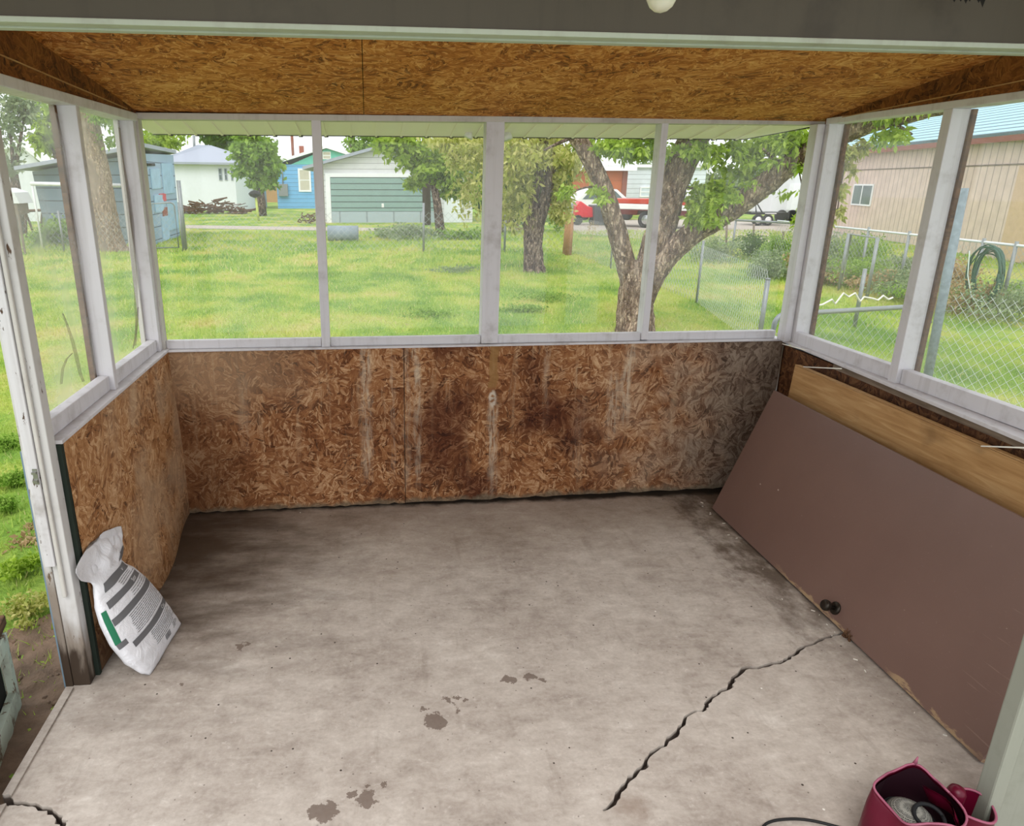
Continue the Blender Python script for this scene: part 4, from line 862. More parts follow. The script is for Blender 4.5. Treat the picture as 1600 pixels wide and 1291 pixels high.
# gate seen in right windows
GY = lambda px, py, d: CO+nrm(ray(px, py))*d
ga = CO+ray(1208, 500)*0; 
g0 = gp(1212, 492, .93); g1_ = gp(1444, 478, .93); gd = nrm((g1_-g0)*[1, 1, 0]); GL = np.linalg.norm((g1_-g0)[:2])
gt = empty('pipe_gate', ((g0[0]+g1_[0])/2, (g0[1]+g1_[1])/2, -.08), 'low chain link gate with bent grey pipe frame outside the right windows', 'gate')
def arc(c, ax, a0, a1, r, n=6): return [np.array(c)+np.array(ax)*r*math.cos(a)+np.array([0, 0, 1])*r*math.sin(a) for a in np.linspace(a0, a1, n)]
A = np.array([g0[0], g0[1], 0]); B = np.array([g1_[0], g1_[1], 0]); rr_ = .09
path = [A+(0, 0, -.05)]+arc(A+gd*rr_+np.array([0, 0, .93-rr_]), -gd, 0, math.pi/2, rr_)+arc(B-gd*rr_+np.array([0, 0, .93-rr_]), gd, math.pi/2, 0, rr_)+[B+(0, 0, -.05)]
m = MB(); m.tube(path, .021, 12); m.tube([A+(0, 0, -.03), B+(0, 0, -.03)], .02, 10); m.build('pipe_frame', 'galvanised', gt)
chain('wire_mesh', A, B, .93, .066, .0017, gt, -.02)
for zz in (.28, .78): m = MB(); m.tube([B+gd*.02+np.array([0, 0, zz]), B+gd*.12+np.array([0, 0, zz])], .012, 8); m.build('hinge', 'steel', gt)
zz = [(1268, 475), (1272, 480), (1285, 478), (1300, 470), (1305, 477), (1318, 460), (1326, 466), (1336, 460), (1344, 473), (1350, 466), (1362, 468), (1372, 471), (1380, 464), (1388, 470), (1395, 467)]
def on_gate(px, py):
    d = ray(px, py); nn = np.array([-gd[1], gd[0], 0]); k = ((A-CO)@nn)/(d@nn); return CO+d*k
m = MB(); m.tube([on_gate(px, py-2) for px, py in zz], .0075, 6, False); m.tube([on_gate(px, py)+(0, 0, .0) for px, py in ((1268, 487), (1272, 480))], .004, 6); tag(m.build('bent_white_wire', 'stick'), 'bent white metal strip zigzagging along the top of the pipe gate', 'wire')
# big leaning post
pb = B+gd*.16; pt_ = None
k = None
d1 = ray(1506, 294); 
# post top: on the ray, at the horizontal distance of its foot
hd_ = np.linalg.norm(pb[:2]); k1 = hd_/np.linalg.norm(d1[:2]); ptop = CO+d1*k1
d0 = ray(1452, 575); kk = hd_/np.linalg.norm(d0[:2]); pmid = CO+d0*kk; foot = pmid+(pmid-ptop)*((pmid[2]+.15)/(ptop[2]-pmid[2]))
m = MB(); m.tube([foot, ptop], .037, 16); tag(m.build('gate_post', 'old_pipe', bevel=0), 'tall thick grey pipe post between the gate and the near fence', 'post')
fdir = nrm((R1-R0)*[1, 1, 0])
nf0 = foot*[1, 1, 0]+np.array([.03, -.03, 0]); nf1 = nf0+np.array([.35, -2.2, 0])
cfence('chain_link_fence', 'near chain link fence with frayed end right of the tall grey post', nf0, nf1, 1.16, .064, .0021, (1.0,), .025, False, 1.2)
m = MB()
for k in range(16):
    z_ = .1+.055*k; m.tube([nf0+(0, 0, z_), nf0+(-.03+random.uniform(-.02, .02), .01, z_+.02), nf0+(random.uniform(-.05, .03), random.uniform(-.04, .04), z_+random.uniform(-.03, .05))], .0017, 4)
tag(m.build('frayed_wire_end', 'wire'), 'frayed curling ends of fence wire beside the tall grey post', 'wire', kind='stuff')
# second gate / slanted posts in the right window
for a, b, lab in (((1298, 360), (1289, 470), 'thin grey fence pole left of the small far gate'), ((1326, 365), (1312, 440), 'grey pole left side of the small far gate'), ((1372, 372), (1358, 430), 'grey pole at the latch side of the small far gate'), ((1352, 420), (1330, 545), 'grey slanting pole seen through the pipe gate')):
    top = gp(*a, 1.0) if b[1] < 500 else gp(*a, .75); m = MB(); bt = dp(*b, top[1]); m.tube([(top[0]+(bt[0]-top[0])*0, top[1], -.14), top], .03, 10); tag(m.build('pole', 'galvanised'), lab, 'pole', 'grey poles beyond the pipe gate')
m = MB(); a = gp(1330, 366, 1.0); b = gp(1370, 372, 1.0); m.tube([(a[0], a[1], -.05), a, b, (b[0], b[1], -.05)], .02, 8); tag(m.build('garden_gate', 'galvanised'), 'small square framed grey gate in the far right fence', 'gate')
# hose coil on the fence
def on_fence(px, py, off=.05):
    nn = np.array([-fdir[1], fdir[0], 0]); d = ray(px, py); k = ((R0-CO)@nn)/(d@nn); return CO+d*k*(1-off/8)
m = MB(); hc = (1541, 428)
for k in range(15):
    ph = random.uniform(-.2, .2); rx = random.uniform(19, 27); ry = random.uniform(38, 46); cx = hc[0]+random.uniform(-6, 6); cy = hc[1]+random.uniform(-4, 6)
    m.tube([on_fence(cx+rx*math.cos(t)+.28*ry*-math.sin(t)*.5, cy+ry*math.sin(t)*(1 if math.sin(t) > 0 else .95)+2.5*math.sin(3*t+k), .05+.025*k+.02*math.sin(2*t+k)) for t in np.linspace(0, 6.283, 30)], .0105, 6)
hs = empty('garden_hose', on_fence(1541, 470), 'coiled dark green garden hose hanging on the railed fence by the barn', 'garden hose'); m.build('coil', 'hose_green', hs)
m = MB(); m.tube([on_fence(1500+i*4, 400+10*math.sin(i), .3) for i in range(4)], .012, 6)
m = MB(); m.tube([on_fence(1515, 392, .5), on_fence(1512, 430, .5), on_fence(1518, 465, .5), on_fence(1535, 472, .5)], .008, 6); m.build('hose_tail', 'hose_band', hs)
# left side gate and fence
Gq = [gp(238, 394), gp(280, 393)]
lg = empty('pipe_gate', ((Gq[0][0]+Gq[1][0])/2, Gq[0][1], -.05), 'small chain link gate by the leaning shed, first window', 'gate')
A = np.array([gp(232, 396)[0], Gq[0][1], 0]); B = np.array([Gq[1][0], Gq[1][1], 0]); dx = nrm(B-A)
m = MB(); m.tube([A+(0, 0, 0), A+(0, 0, 1.28)]+arc(B-dx*.12+np.array([0, 0, 1.2]), dx, math.pi/2, 0, .12)+[B+(0, 0, .0), A+(0, 0, .0)], .022, 8); m.build('pipe_frame', 'galvanised', lg); chain('wire_mesh', A, B, 1.25, .14, .0035, lg, 0)
m = MB(); q = gp(285, 393); m.tube([(q[0]+.1, q[1], -.15), (q[0]+.1, q[1], dp(282, 282, q[1])[2])], .06, 10); tag(m.build('gate_post', 'galvanised'), 'thick grey gate post right of the small gate by the leaning shed', 'post')
LF0 = gp(30, 392); LF1 = gp(225, 400)
cfence('chain_link_fence', 'chain link fence behind the left plastic windows in front of the grey shed', gp(34, 392), gp(228, 396), 1.15, .13, .0035, (.02, .35), .03, False, 1.2)

# ================================================================ TREES
def limb(m, px, Y, rad, n=14, wob=.06, yoff=None):
    P = [dp(a, b, Y+(yoff[i] if yoff else 0)) for i, (a, b) in enumerate(px)]; Q = []; R = []
    for i in range(len(P)-1):
        for k in range(5):
            t = k/5; a = P[max(i-1, 0)]; b = P[i]; c = P[i+1]; d = P[min(i+2, len(P)-1)]
            Q.append(.5*((2*b)+(-a+c)*t+(2*a-5*b+4*c-d)*t*t+(-a+3*b-3*c+d)*t**3)); R.append(rad[i]*(1-t)+rad[i+1]*t)
    Q.append(P[-1]); R.append(rad[-1]); m.tube(Q, R, n, True, True, wob); return m
TY = 9.7; tb0 = gp(993, 530)
bt = empty('old_tree', (tb0[0], tb0[1], -.12), 'big gnarled tree with three thick limbs close to the far wall', 'tree')
m = MB(); limb(m, [(994, 545), (992, 515), (993, 470), (1000, 435), (1008, 410)], TY, [.33, .28, .25, .26, .27], 20, .05); m.build('trunk', 'bark', bt)
m = MB(); limb(m, [(990, 470), (980, 420), (962, 355), (945, 300), (920, 245), (895, 205), (880, 170)], TY, [.15, .135, .13, .12, .11, .1, .08]); m.build('limb', 'bark', bt)
m = MB(); limb(m, [(1000, 460), (1015, 415), (1035, 350), (1052, 290), (1075, 235), (1098, 190), (1115, 150)], TY, [.17, .2, .2, .19, .2, .2, .16], yoff=[0, 0, -.05, -.1, -.2, -.2, -.2]); m.build('limb', 'bark', bt)
m = MB(); limb(m, [(1003, 468), (1030, 415), (1075, 370), (1130, 335), (1190, 292), (1245, 248), (1290, 222), (1350, 195), (1440, 175), (1500, 165)], TY, [.17, .17, .155, .15, .145, .14, .13, .12, .08, .05], yoff=[0, -.1, -.3, -.5, -.8, -1.1, -1.4, -1.7, -2.2, -2.6]); m.build('limb', 'bark', bt)
for px, ys, r in (([(1225, 262), (1205, 245), (1192, 232)], -1, .03), ([(920, 250), (935, 235), (965, 215), (985, 190)], 0, .035), ([(1245, 250), (1255, 300), (1262, 340)], -1.1, .01), ([(1380, 188), (1400, 195), (1425, 210)], -2, .03),
                 ([(1315, 210), (1318, 260), (1312, 300), (1308, 335)], -1.5, .015), ([(945, 300), (925, 292), (900, 298), (880, 310)], -.1, .018), ([(1050, 300), (1075, 292), (1090, 300)], -.2, .03), ([(900, 212), (870, 225), (850, 235)], 0, .03)):
    m = MB(); limb(m, px, TY, [r*(1-.6*i/(len(px)-1)) for i in range(len(px))], 7, .05, [ys]*len(px)); m.build('branch', 'bark_dark', bt)
PP = []
def lb3(px, py, Y, w, h, n, d=.6, kind='b', L=.3):
    c = dp(px, py, Y); s_ = Y/F0; PP.append(blob(c, (w*s_, d, h*s_), n, .1) if kind == 'b' else sprays(c, (w*s_, d, h*s_), n, L))
for a in ((1090, 235, 9.4, 50, 22, 900), (1150, 235, 9.2, 50, 25, 900), (1215, 225, 8.9, 50, 22, 1000), (1180, 255, 9.0, 30, 18, 300), (1100, 320, 9.2, 32, 28, 1500), (1125, 300, 9.2, 28, 18, 700), (1095, 345, 9.2, 24, 14, 500), (1235, 215, 8.6, 40, 25, 700),
          (960, 225, 9.6, 60, 20, 1000), (990, 240, 9.6, 38, 18, 600), (1060, 200, 9.2, 60, 16, 600), (1130, 190, 9, 90, 14, 900), (1300, 185, 8.2, 60, 14, 500), (1390, 175, 7.6, 60, 14, 500), (1220, 258, 8.9, 22, 14, 200)): lb3(*a)
for a in ((1160, 270, 9.1, 45, 20, 300), (1255, 330, 8.6, 12, 10, 90, .2, 's', .2), (930, 300, 9.5, 20, 12, 180), (885, 300, 9.5, 20, 14, 200), (1010, 205, 9.5, 40, 14, 500), (1210, 300, 8.8, 8, 8, 40), (1395, 200, 7.6, 35, 12, 200, .3, 's', .15)): lb3(*a)
leaves('foliage', np.concatenate(PP), .085, 'leaf_bright', bt, .4); PP = []
for a in ((1335, 228, 8.2, 32, 24, 300, .3), (1322, 280, 8.2, 18, 30, 200, .25), (1312, 322, 8.2, 10, 22, 90, .15, 's', .2), (1300, 240, 8.2, 20, 26, 140, .3), (1290, 265, 8.2, 14, 16, 70, .2)): lb3(*a)
leaves('hanging_sprays', np.concatenate(PP), .08, 'leaf_yellow', bt, .4)
# middle tree
my = gp(834, 425)[1]; mb = gp(834, 425)
mt = empty('drooping_tree', (mb[0], mb[1], -.12), 'dark trunked tree with drooping yellow green foliage in the third window', 'tree')
m = MB(); limb(m, [(835, 432), (834, 415), (833, 380), (835, 345), (838, 325)], my, [.34, .24, .22, .25, .26], 18, .06); m.build('trunk', 'bark_dark', mt)
m = MB(); limb(m, [(830, 350), (832, 310), (842, 265), (850, 220)], my, [.15, .15, .13, .11]); m.build('limb', 'bark_dark', mt)
m = MB(); limb(m, [(842, 350), (852, 310), (860, 265), (868, 220)], my-.1, [.14, .14, .12, .1]); m.build('limb', 'bark_dark', mt)
PP = []
for a in ((800, 250, my, 42, 45, 1500, 1.5), (850, 235, my, 60, 30, 1800, 1.5), (890, 250, my, 40, 40, 1000, 1.5), (800, 300, my, 22, 22, 500, 1, 's', .8), (790, 230, my-.5, 30, 30, 600, 1, 's', 1), (880, 310, my, 18, 28, 500, 1), (870, 330, my-.4, 14, 14, 300, .6), (720, 240, my+3, 34, 40, 1000, 1.5),
          (735, 280, my+3, 22, 22, 500, 1, 's', .9), (745, 240, my+2, 30, 30, 900, 1), (822, 270, my-.4, 20, 26, 500, .6, 's', .7), (700, 220, my+3, 60, 16, 900, 1.5), (840, 205, my, 80, 14, 900, 1.5)): lb3(*a)
leaves('foliage', np.concatenate(PP), .14, 'leaf_yellow', mt, .5)
def tree(name, label, base, trunk_top, r0, crown, mat, size, bmat='bark_dark', Yd=None, group=None):
    Y = base[1]; e = empty(name, (base[0], base[1], -.12), label, 'tree', group); m = MB(); tt = dp(*trunk_top, Y)
    m.tube([(base[0], base[1], -.2), (base[0]*.5+tt[0]*.5+.05, Y, (tt[2]-.12)/2), tt], [r0*1.25, r0, r0*.7], 10, True, True, .05)
    s_ = Y/F0
    for (px, py, w, h, n) in crown: m.tube([tt-(0, 0, .3), dp(px, py, Y)], [r0*.5, r0*.15], 6)
    m.build('trunk', bmat, e)
    P = np.concatenate([blob(dp(px, py, Y), (w*s_, min(w, 60)*s_*.8, h*s_), n, .25) for (px, py, w, h, n) in crown]); leaves('foliage', P, size, mat, e, .2, .6); return e
def base_at(px, Y): q = dp(px, 300, Y); return (q[0], Y, -.12)
tree('round_tree', 'round bright green tree between the white house and the blue house', base_at(407, 46), (405, 285), .25, ((395, 230, 32, 28, 2200), (398, 262, 34, 24, 1800), (420, 250, 24, 30, 1200), (412, 285, 20, 12, 500), (378, 225, 20, 22, 700)), 'leaf_mid', .34)
tree('background_tree', 'dark green tree rising behind the white house roof', base_at(355, 66), (355, 270), .3, ((350, 225, 28, 28, 900), (335, 215, 20, 14, 400), (370, 240, 16, 24, 500)), 'leaf_dark', .5)
tree('background_tree', 'sparse tree behind the blue house and the garage roof', base_at(565, 72), (560, 260), .3, ((545, 220, 26, 20, 500), (590, 218, 30, 20, 700), (565, 235, 25, 12, 350)), 'leaf_mid', .4)
tree('garage_tree', 'leafy tree overhanging the right half of the white garage', base_at(690, 28), (672, 260), .16, ((640, 235, 36, 26, 1500), (615, 222, 36, 16, 700), (670, 265, 34, 20, 1300), (705, 255, 34, 38, 1700), (715, 295, 24, 18, 800), (645, 285, 22, 10, 500), (735, 300, 20, 14, 500)), 'leaf_bright', .22)
tree('background_tree', 'tree crown above the gap left of the leaning shed, upper first window', base_at(235, 40), (225, 260), .25, ((240, 218, 40, 16, 1100), (275, 222, 26, 10, 300), (225, 232, 18, 8, 200)), 'leaf_bright', .25)
tree('broad_tree', 'dense dark tree filling the gap behind the drooping tree', base_at(775, 30), (775, 290), .3, ((770, 260, 40, 40, 1600), (770, 310, 34, 24, 1100), (815, 300, 40, 34, 1500), (870, 290, 24, 30, 800)), 'leaf_dark', .25)
tree('background_tree', 'dusty green tree far behind the truck and trailer', base_at(1120, 70), (1120, 280), .4, ((1110, 285, 50, 30, 1400), (1165, 290, 50, 26, 1200), (1060, 270, 36, 30, 700)), 'leaf_dusty', .5)
# left: trunk in front of grey shed, crowns beyond
lty = gp(172, 392)[1]; q = gp(172, 392)
lt = empty('leaning_tree', (q[0], q[1], -.12), 'brown trunked tree in front of the grey shed behind the left plastic windows', 'tree')
m = MB(); limb(m, [(182, 402), (172, 380), (163, 330), (156, 280), (146, 230), (136, 180), (128, 140)], lty, [.5, .42, .36, .33, .31, .3, .27], 18, .04); m.build('trunk', 'bark_brown', lt)
PP = []
for a in ((160, 185, lty-.4, 28, 22, 500, .8), (200, 200, lty, 22, 16, 300, .8), (168, 215, lty, 22, 16, 160, .5), (105, 165, lty, 40, 20, 500, 1)): lb3(*a)
leaves('foliage', np.concatenate(PP), .16, 'leaf_mid', lt, .3)
tree('background_tree', 'bright green tree behind the grey shed roof, left windows', base_at(95, 36), (95, 260), .25, ((95, 190, 34, 34, 1500), (75, 215, 26, 20, 700), (120, 225, 20, 20, 500)), 'leaf_bright', .3)
tree('background_tree', 'grey green tree at the far left window edge', base_at(20, 30), (20, 260), .2, ((15, 190, 36, 44, 900), (40, 170, 26, 20, 400), (10, 250, 26, 24, 350)), 'leaf_dusty', .2)
for i, (px, w, h, mt_, lb_) in enumerate(((470, 60, 12, 'leaf_dusty', 'hazy far tree line behind the blue house chimney'), (300, 60, 14, 'leaf_dark', 'far tree behind the white hip roofed house'), (1000, 60, 20, 'leaf_dusty', 'far tree behind the white trailer house'), (-60, 90, 30, 'leaf_mid', 'far tree beyond the left frame edge'), (1215, 60, 22, 'leaf_dark', 'far dark tree behind the white camper'))):
    tree('distant_tree', lb_, base_at(px, 100), (px, 280), .4, ((px, 270, w, h, 900),), mt_, .7)
# shrubs -----------------------------------------------------------
def shrub_px(px, py, w, h, n, size, mat, label, group=None, Y=None, name='shrub'):
    b = gp(px, py) if Y is None else base_at(px, Y); s_ = b[1]/F0; return weed((b[0], b[1], -.12), w*s_, h*s_, n, size, mat, label, 'shrub', group, name, 4)
shrub_px(640, 374, 130, 22, 1600, .13, 'leaf_dusty', 'row of greyish weeds in front of the teal garage door', name='weed_row')
shrub_px(720, 374, 70, 18, 900, .13, 'leaf_mid', 'green weeds at the foot of the garage side door', name='weed_row')
shrub_px(600, 372, 60, 14, 500, .12, 'leaf_mid', 'low green bush right of the grey pipe section', name='weed_row')
shrub_px(800, 362, 60, 36, 1400, .1, 'leaf_dry', 'tangle of dry brush left of the dark trunk'); shrub_px(872, 360, 44, 34, 900, .12, 'leaf_mid', 'green bush right of the dark trunk')
shrub_px(800, 346, 60, 30, 900, .16, 'leaf_dark', 'dark green bush behind the dry brush')
for px, py, w, h, mt_, lb_ in ((1120, 410, 70, 34, 'leaf_dusty', 'tall grey green weeds right of the thick limb, fourth window'), (1170, 405, 60, 36, 'leaf_dark', 'dark weedy garden bed in the fourth window'), (1215, 410, 50, 44, 'leaf_mid', 'green weeds by the brown stake near the corner post'), (1200, 435, 60, 30, 'leaf_dusty', 'brownish low weeds in the garden bed closest to the porch corner'),
                               (1300, 415, 80, 44, 'leaf_dusty', 'tall weeds at the left of the small far gate'), (1350, 420, 60, 50, 'leaf_mid', 'bushy weeds at the foot of the small far gate'), (1400, 440, 50, 40, 'leaf_dusty', 'weeds low in the pane, touching the near right window post from the left'), (1290, 445, 60, 26, 'leaf_dry', 'brown dry weeds seen above the pipe gate'), (1480, 455, 80, 50, 'leaf_dry', 'dry brownish weeds behind the tall grey post'), (1580, 480, 90, 40, 'leaf_mid', 'green weeds under the hanging hose')):
    shrub_px(px, py, w*1.35, h*1.15, 2600, .065, mt_, lb_, 'weeds along the right fence')
for k in range(12):
    q = R0+(R1-R0)*(.12+.075*k); nn_ = np.array([-fdir[1], fdir[0], 0]); sgn = -1 if nn_@(R0-CO) > 0 else 1
    q = q+nn_*sgn*random.uniform(.1, .5); weed((q[0], q[1], -.12), 1.5, random.uniform(.45, .75), 2000, .06, ('leaf_dusty', 'leaf_mid', 'leaf_dry', 'leaf_dusty')[k % 4], 'tall mixed weeds growing along the foot of the railed right hand fence', 'weed', 'weeds at the foot of the railed fence', 'tall_weeds', 4)
shrub_px(888, 396, 22, 70, 260, .05, 'leaf_dry', 'dry stalky weed wrapped around the fence corner post'); shrub_px(925, 378, 26, 44, 160, .05, 'leaf_dry', 'thin dry weed right of the fence corner post')
shrub_px(90, 384, 90, 40, 1500, .16, 'leaf_mid', 'leafy bush at the foot of the grey shed, left windows'); shrub_px(300, 326, 36, 34, 700, .16, 'leaf_mid', 'leafy vine climbing at the left of the debris pile'); shrub_px(345, 322, 50, 40, 900, .18, 'leaf_mid', 'green bush growing out of the debris pile')
m = MB(); q = gp(335, 334)
for k in range(170):
    a = np.array([q[0]+random.uniform(-2.0, 2.2), q[1]+random.uniform(-.8, .8), -.1+random.uniform(0, .9)]); a[2] = -.1+(a[2]+.1)*max(.1, 1-abs(a[0]-q[0])/2.6); d = np.array([random.uniform(-.9, .9), random.uniform(-.5, .5), random.uniform(-.15, .25)])
    m.tube([a, a+d], random.uniform(.02, .07), 5, False)
tag(m.build('debris_pile', 'rot_wood'), 'pile of broken branches and rubble below the white house', 'debris pile')
m = MB(); q = gp(487, 349)
for k in range(30): a = q+np.array([random.uniform(-.6, .6), random.uniform(-.4, .4), random.uniform(0, .35)]); m.tube([a, a+np.array([random.uniform(-.4, .4), .1, random.uniform(-.1, .2)])], .03, 5, False)
tag(m.build('brush_heap', 'rot_wood'), 'small heap of brown brush left of the garage', 'brush pile')
m = MB(); a = gp(513, 377); b = gp(560, 377); m.lathe(a+(0, 0, .28), b-a, [(0, .2), (.001, .27), (np.linalg.norm(b-a), .27), (np.linalg.norm(b-a)+.001, .2)], 18); tag(m.build('cement_pipe', 'cement_pipe'), 'grey pipe section lying in the grass in front of the garage', 'pipe')

# ================================================================ BUILDINGS
def wallpoly(m, px, Y, th=.2): m.prism([dp(a, b, Y) if b is not None else None for a, b in px], (0, th, 0)); return m
def gpoly(pts, Y): return [dp(a, b, Y) for a, b in pts]
def groundfix(P): return [np.array((p[0], p[1], -.2)) for p in P]
def facade(e, name, mat, X0, X1, z1, Y, zr=None, xr=None, depth=6, side='white_siding'):
    """front gable wall plus side walls; X in metres"""
    m = MB(); poly = [(X0, Y, -.2), (X1, Y, -.2), (X1, Y, z1)]+([(xr, Y, zr)] if zr else [])+[(X0, Y, z1)]; m.prism(poly, (0, depth, 0)); return m.build(name, mat, e)
def gable_roof(e, X0, X1, z1, xr, zr, Y, depth, ov, mat, th=.12, name='roof'):
    s0 = (zr-z1)/(xr-X0); s1 = (zr-z1)/(X1-xr); m = MB()
    for pts in ([(X0-ov, z1-ov*s0), (xr, zr)], [(xr, zr), (X1+ov, z1-ov*s1)]):
        (a, za), (b, zb) = pts; m.hexa([(a, Y-ov, za+.01), (b, Y-ov, zb+.01), (b, Y+depth+ov, zb+.01), (a, Y+depth+ov, za+.01)], [(a, Y-ov, za+th), (b, Y-ov, zb+th), (b, Y+depth+ov, zb+th), (a, Y+depth+ov, za+th)])
    return m.build(name, mat, e)
def zx(px, py, Y): q = dp(px, py, Y); return q[0], q[2]
def wnd(e, x0, x1, z0, z1, Y, glass='glass_dark', fr='white_trim', t=.09):
    m = MB(); m.box(x0-t, x1+t, Y-.06, Y-.005, z1, z1+t); m.box(x0-t, x1+t, Y-.06, Y-.005, z0-t, z0); m.box(x0-t, x0, Y-.06, Y-.005, z0, z1); m.box(x1, x1+t, Y-.06, Y-.005, z0, z1); m.box(x0, x1, Y-.05, Y-.005, (z0+z1)/2-.03, (z0+z1)/2+.03)
    w_ = m.build('window', fr, e); g = MB(); g.box(x0, x1, Y-.035, Y-.004, z0, z1); g.build('pane', glass, w_); return w_
# garage
GYd = 38.2; X0, _ = zx(503, 300, GYd); X1, _ = zx(739, 300, GYd); _, z1 = zx(503, 258, GYd); xr, zr = zx(598, 231, GYd)
z1r = zr-(zr-z1)*((X1-xr)/(xr-X0)); ga = empty('garage', ((X0+X1)/2, GYd, -.12), 'white garage with a wide teal roll up door', 'garage')
m = MB(); m.prism([(X0, GYd, -.2), (X1, GYd, -.2), (X1, GYd, z1r), (xr, GYd, zr), (X0, GYd, z1)], (0, 7, 0)); m.build('wall', 'lap_white', ga)
s0 = (zr-z1)/(xr-X0); m = MB(); ov = .9
for a, b in ((X0-ov, xr), (xr, X1+ov)):
    f = lambda x: zr-abs(x-xr)*s0
    m.hexa([(a, GYd-.4, f(a)+.01), (b, GYd-.4, f(b)+.01), (b, GYd+7.4, f(b)+.01), (a, GYd+7.4, f(a)+.01)], [(a, GYd-.4, f(a)+.16), (b, GYd-.4, f(b)+.16), (b, GYd+7.4, f(b)+.16), (a, GYd+7.4, f(a)+.16)])
m.build('roof', 'shingle', ga)
a, zt = zx(516, 277, GYd); b, zl = zx(679, 330, GYd)
m = MB(); m.box(a, b, GYd-.08, GYd-.005, zl, zt); m.build('door_upper', 'door_teal', ga); m = MB(); m.box(a, b, GYd-.08, GYd-.005, -.15, zl-.02); gl = m.build('door_lower', 'door_teal_low', ga)
m = MB(); q = zx(598, 321, GYd); m.box(q[0]-.06, q[0]+.06, GYd-.12, GYd-.081, q[1]-.1, q[1]+.1); m.build('handle', 'print_white', ga)
m = MB(); m.box(a-.25, a-.01, GYd-.1, GYd-.005, -.15, zt+.2); m.box(b+.01, b+.25, GYd-.1, GYd-.005, -.15, zt+.2); m.box(a-.009, b+.009, GYd-.1, GYd-.005, zt+.01, zt+.2); m.build('door_frame', 'white_trim', ga)
a, zt = zx(694, 290, GYd); b, _ = zx(722, 290, GYd); m = MB(); m.box(a, b, GYd-.06, GYd-.005, -.15, zt); dd = m.build('side_door', 'white_wall', ga)
a, z1_ = zx(703, 296, GYd); b, z0_ = zx(716, 306, GYd); m = MB(); m.box(a, b, GYd-.08, GYd-.061, z0_, z1_); m.build('door_glass', 'glass_dark', dd)
# blue house
BY = 58; X0, _ = zx(433, 300, BY); xr, zr = zx(510, 232, BY); z1 = zx(433, 257, BY)[1]; X1 = xr+(xr-X0)
bh = empty('blue_house', (xr, BY, -.12), 'bright blue clapboard house behind the garage', 'house')
m = MB(); m.prism([(X0, BY, -.2), (X1, BY, -.2), (X1, BY, z1), (X0, BY, z1)], (0, 8, 0)); m.build('wall', 'lap_blue', bh)
m = MB(); m.prism([(X0+1.2, BY-.02, z1+.01), (X1, BY-.02, z1+.01), (xr, BY-.02, zr-.02)], (0, 8, 0)); m.build('gable', 'teal_siding', bh)
gable_roof(bh, X0, X1, z1, xr, zr, BY, 8, .35, 'white_trim', .22)
a, zt = zx(468, 266, BY); b, zb_ = zx(484, 297, BY); wnd(bh, a, b, zb_, zt, BY, 'blind', t=.13)
a, zt = zx(505, 238, BY); b, zb_ = zx(516, 248, BY); wnd(bh, a, b, zb_, zt, BY-.02, 'blind', t=.05)
q = zx(443, 298, BY); m = MB(); m.box(q[0]-.35, q[0]+.35, BY-.3, BY-.005, q[1]-.4, q[1]+.5); m.tube([(q[0], BY-.08, q[1]+.5), (q[0], BY-.08, z1)], .05, 6); m.build('meter_box', 'galvanised', bh)
a, zt = zx(467, 228, BY+3); b, zb_ = zx(475, 250, BY+3); m = MB(); m.box(a, b, BY+3, BY+3.5, zb_-.6, zt); m.build('chimney', 'brick', bh)
# white hip roofed house
WY = 54; X0, _ = zx(262, 300, WY); X1 = zx(369, 300, WY)[0]; z1 = zx(300, 253, WY)[1]; wh = empty('white_house', ((X0+X1)/2, WY, -.12), 'white stucco house with a pale hip roof', 'house')
m = MB(); m.hexa([(X0, WY, -.2), (X1, WY, -.2), (X1+1.2, WY+7, -.2), (X0, WY+7, -.2)], [(X0, WY, z1), (X1, WY, z1), (X1+1.2, WY+7, z1), (X0, WY+7, z1)]); m.build('wall', 'white_wall', wh)
px_, pz = zx(308, 226, WY+3); m = MB(); o = .5
m.add([(X0-o, WY-o, z1), (X1+o, WY-o, z1-.05), (X1+1.2+o, WY+7.5, z1), (X0-o, WY+7.5, z1), (px_, WY+3.2, pz), (px_+.8, WY+4, pz), (X0-o, WY-o, z1-.15), (X1+o, WY-o, z1-.2), (X1+1.2+o, WY+7.5, z1-.15), (X0-o, WY+7.5, z1-.15)],
      [(0, 1, 5, 4), (1, 2, 5), (2, 3, 4, 5), (3, 0, 4), (0, 6, 7, 1), (1, 7, 8, 2), (2, 8, 9, 3), (3, 9, 6, 0), (6, 9, 8, 7)]); m.build('roof', 'shingle', wh)
for a_, b_ in ((342, 347), (351, 355), (361, 364)):
    a, zt = zx(a_, 264, WY); b, zb_ = zx(b_, 281, WY); wnd(wh, a, b, zb_, zt, WY, 'glass_dark', 'shingle', .04)
m = MB(); m.tube([dp(303, 212, WY+3), dp(304, 240, WY+3)], .1, 6); m.build('vent_pipe', 'galvanised', wh)
# small porch house bit behind tree: tan wall
m = MB(); q = [zx(374, 300, 75), zx(440, 300, 75)]; m.box(q[0][0], q[1][0], 75, 79, -.2, 2.2); e = empty('tan_shed', ((q[0][0]+q[1][0])/2, 75, -.12), 'low tan outbuilding behind the round tree trunk', 'shed'); m.build('wall', 'tan_wood', e)
m = MB(); m.box(q[0][0]-.3, q[1][0]+.3, 74.6, 79.4, 2.21, 2.45); m.build('roof', 'shingle', e)
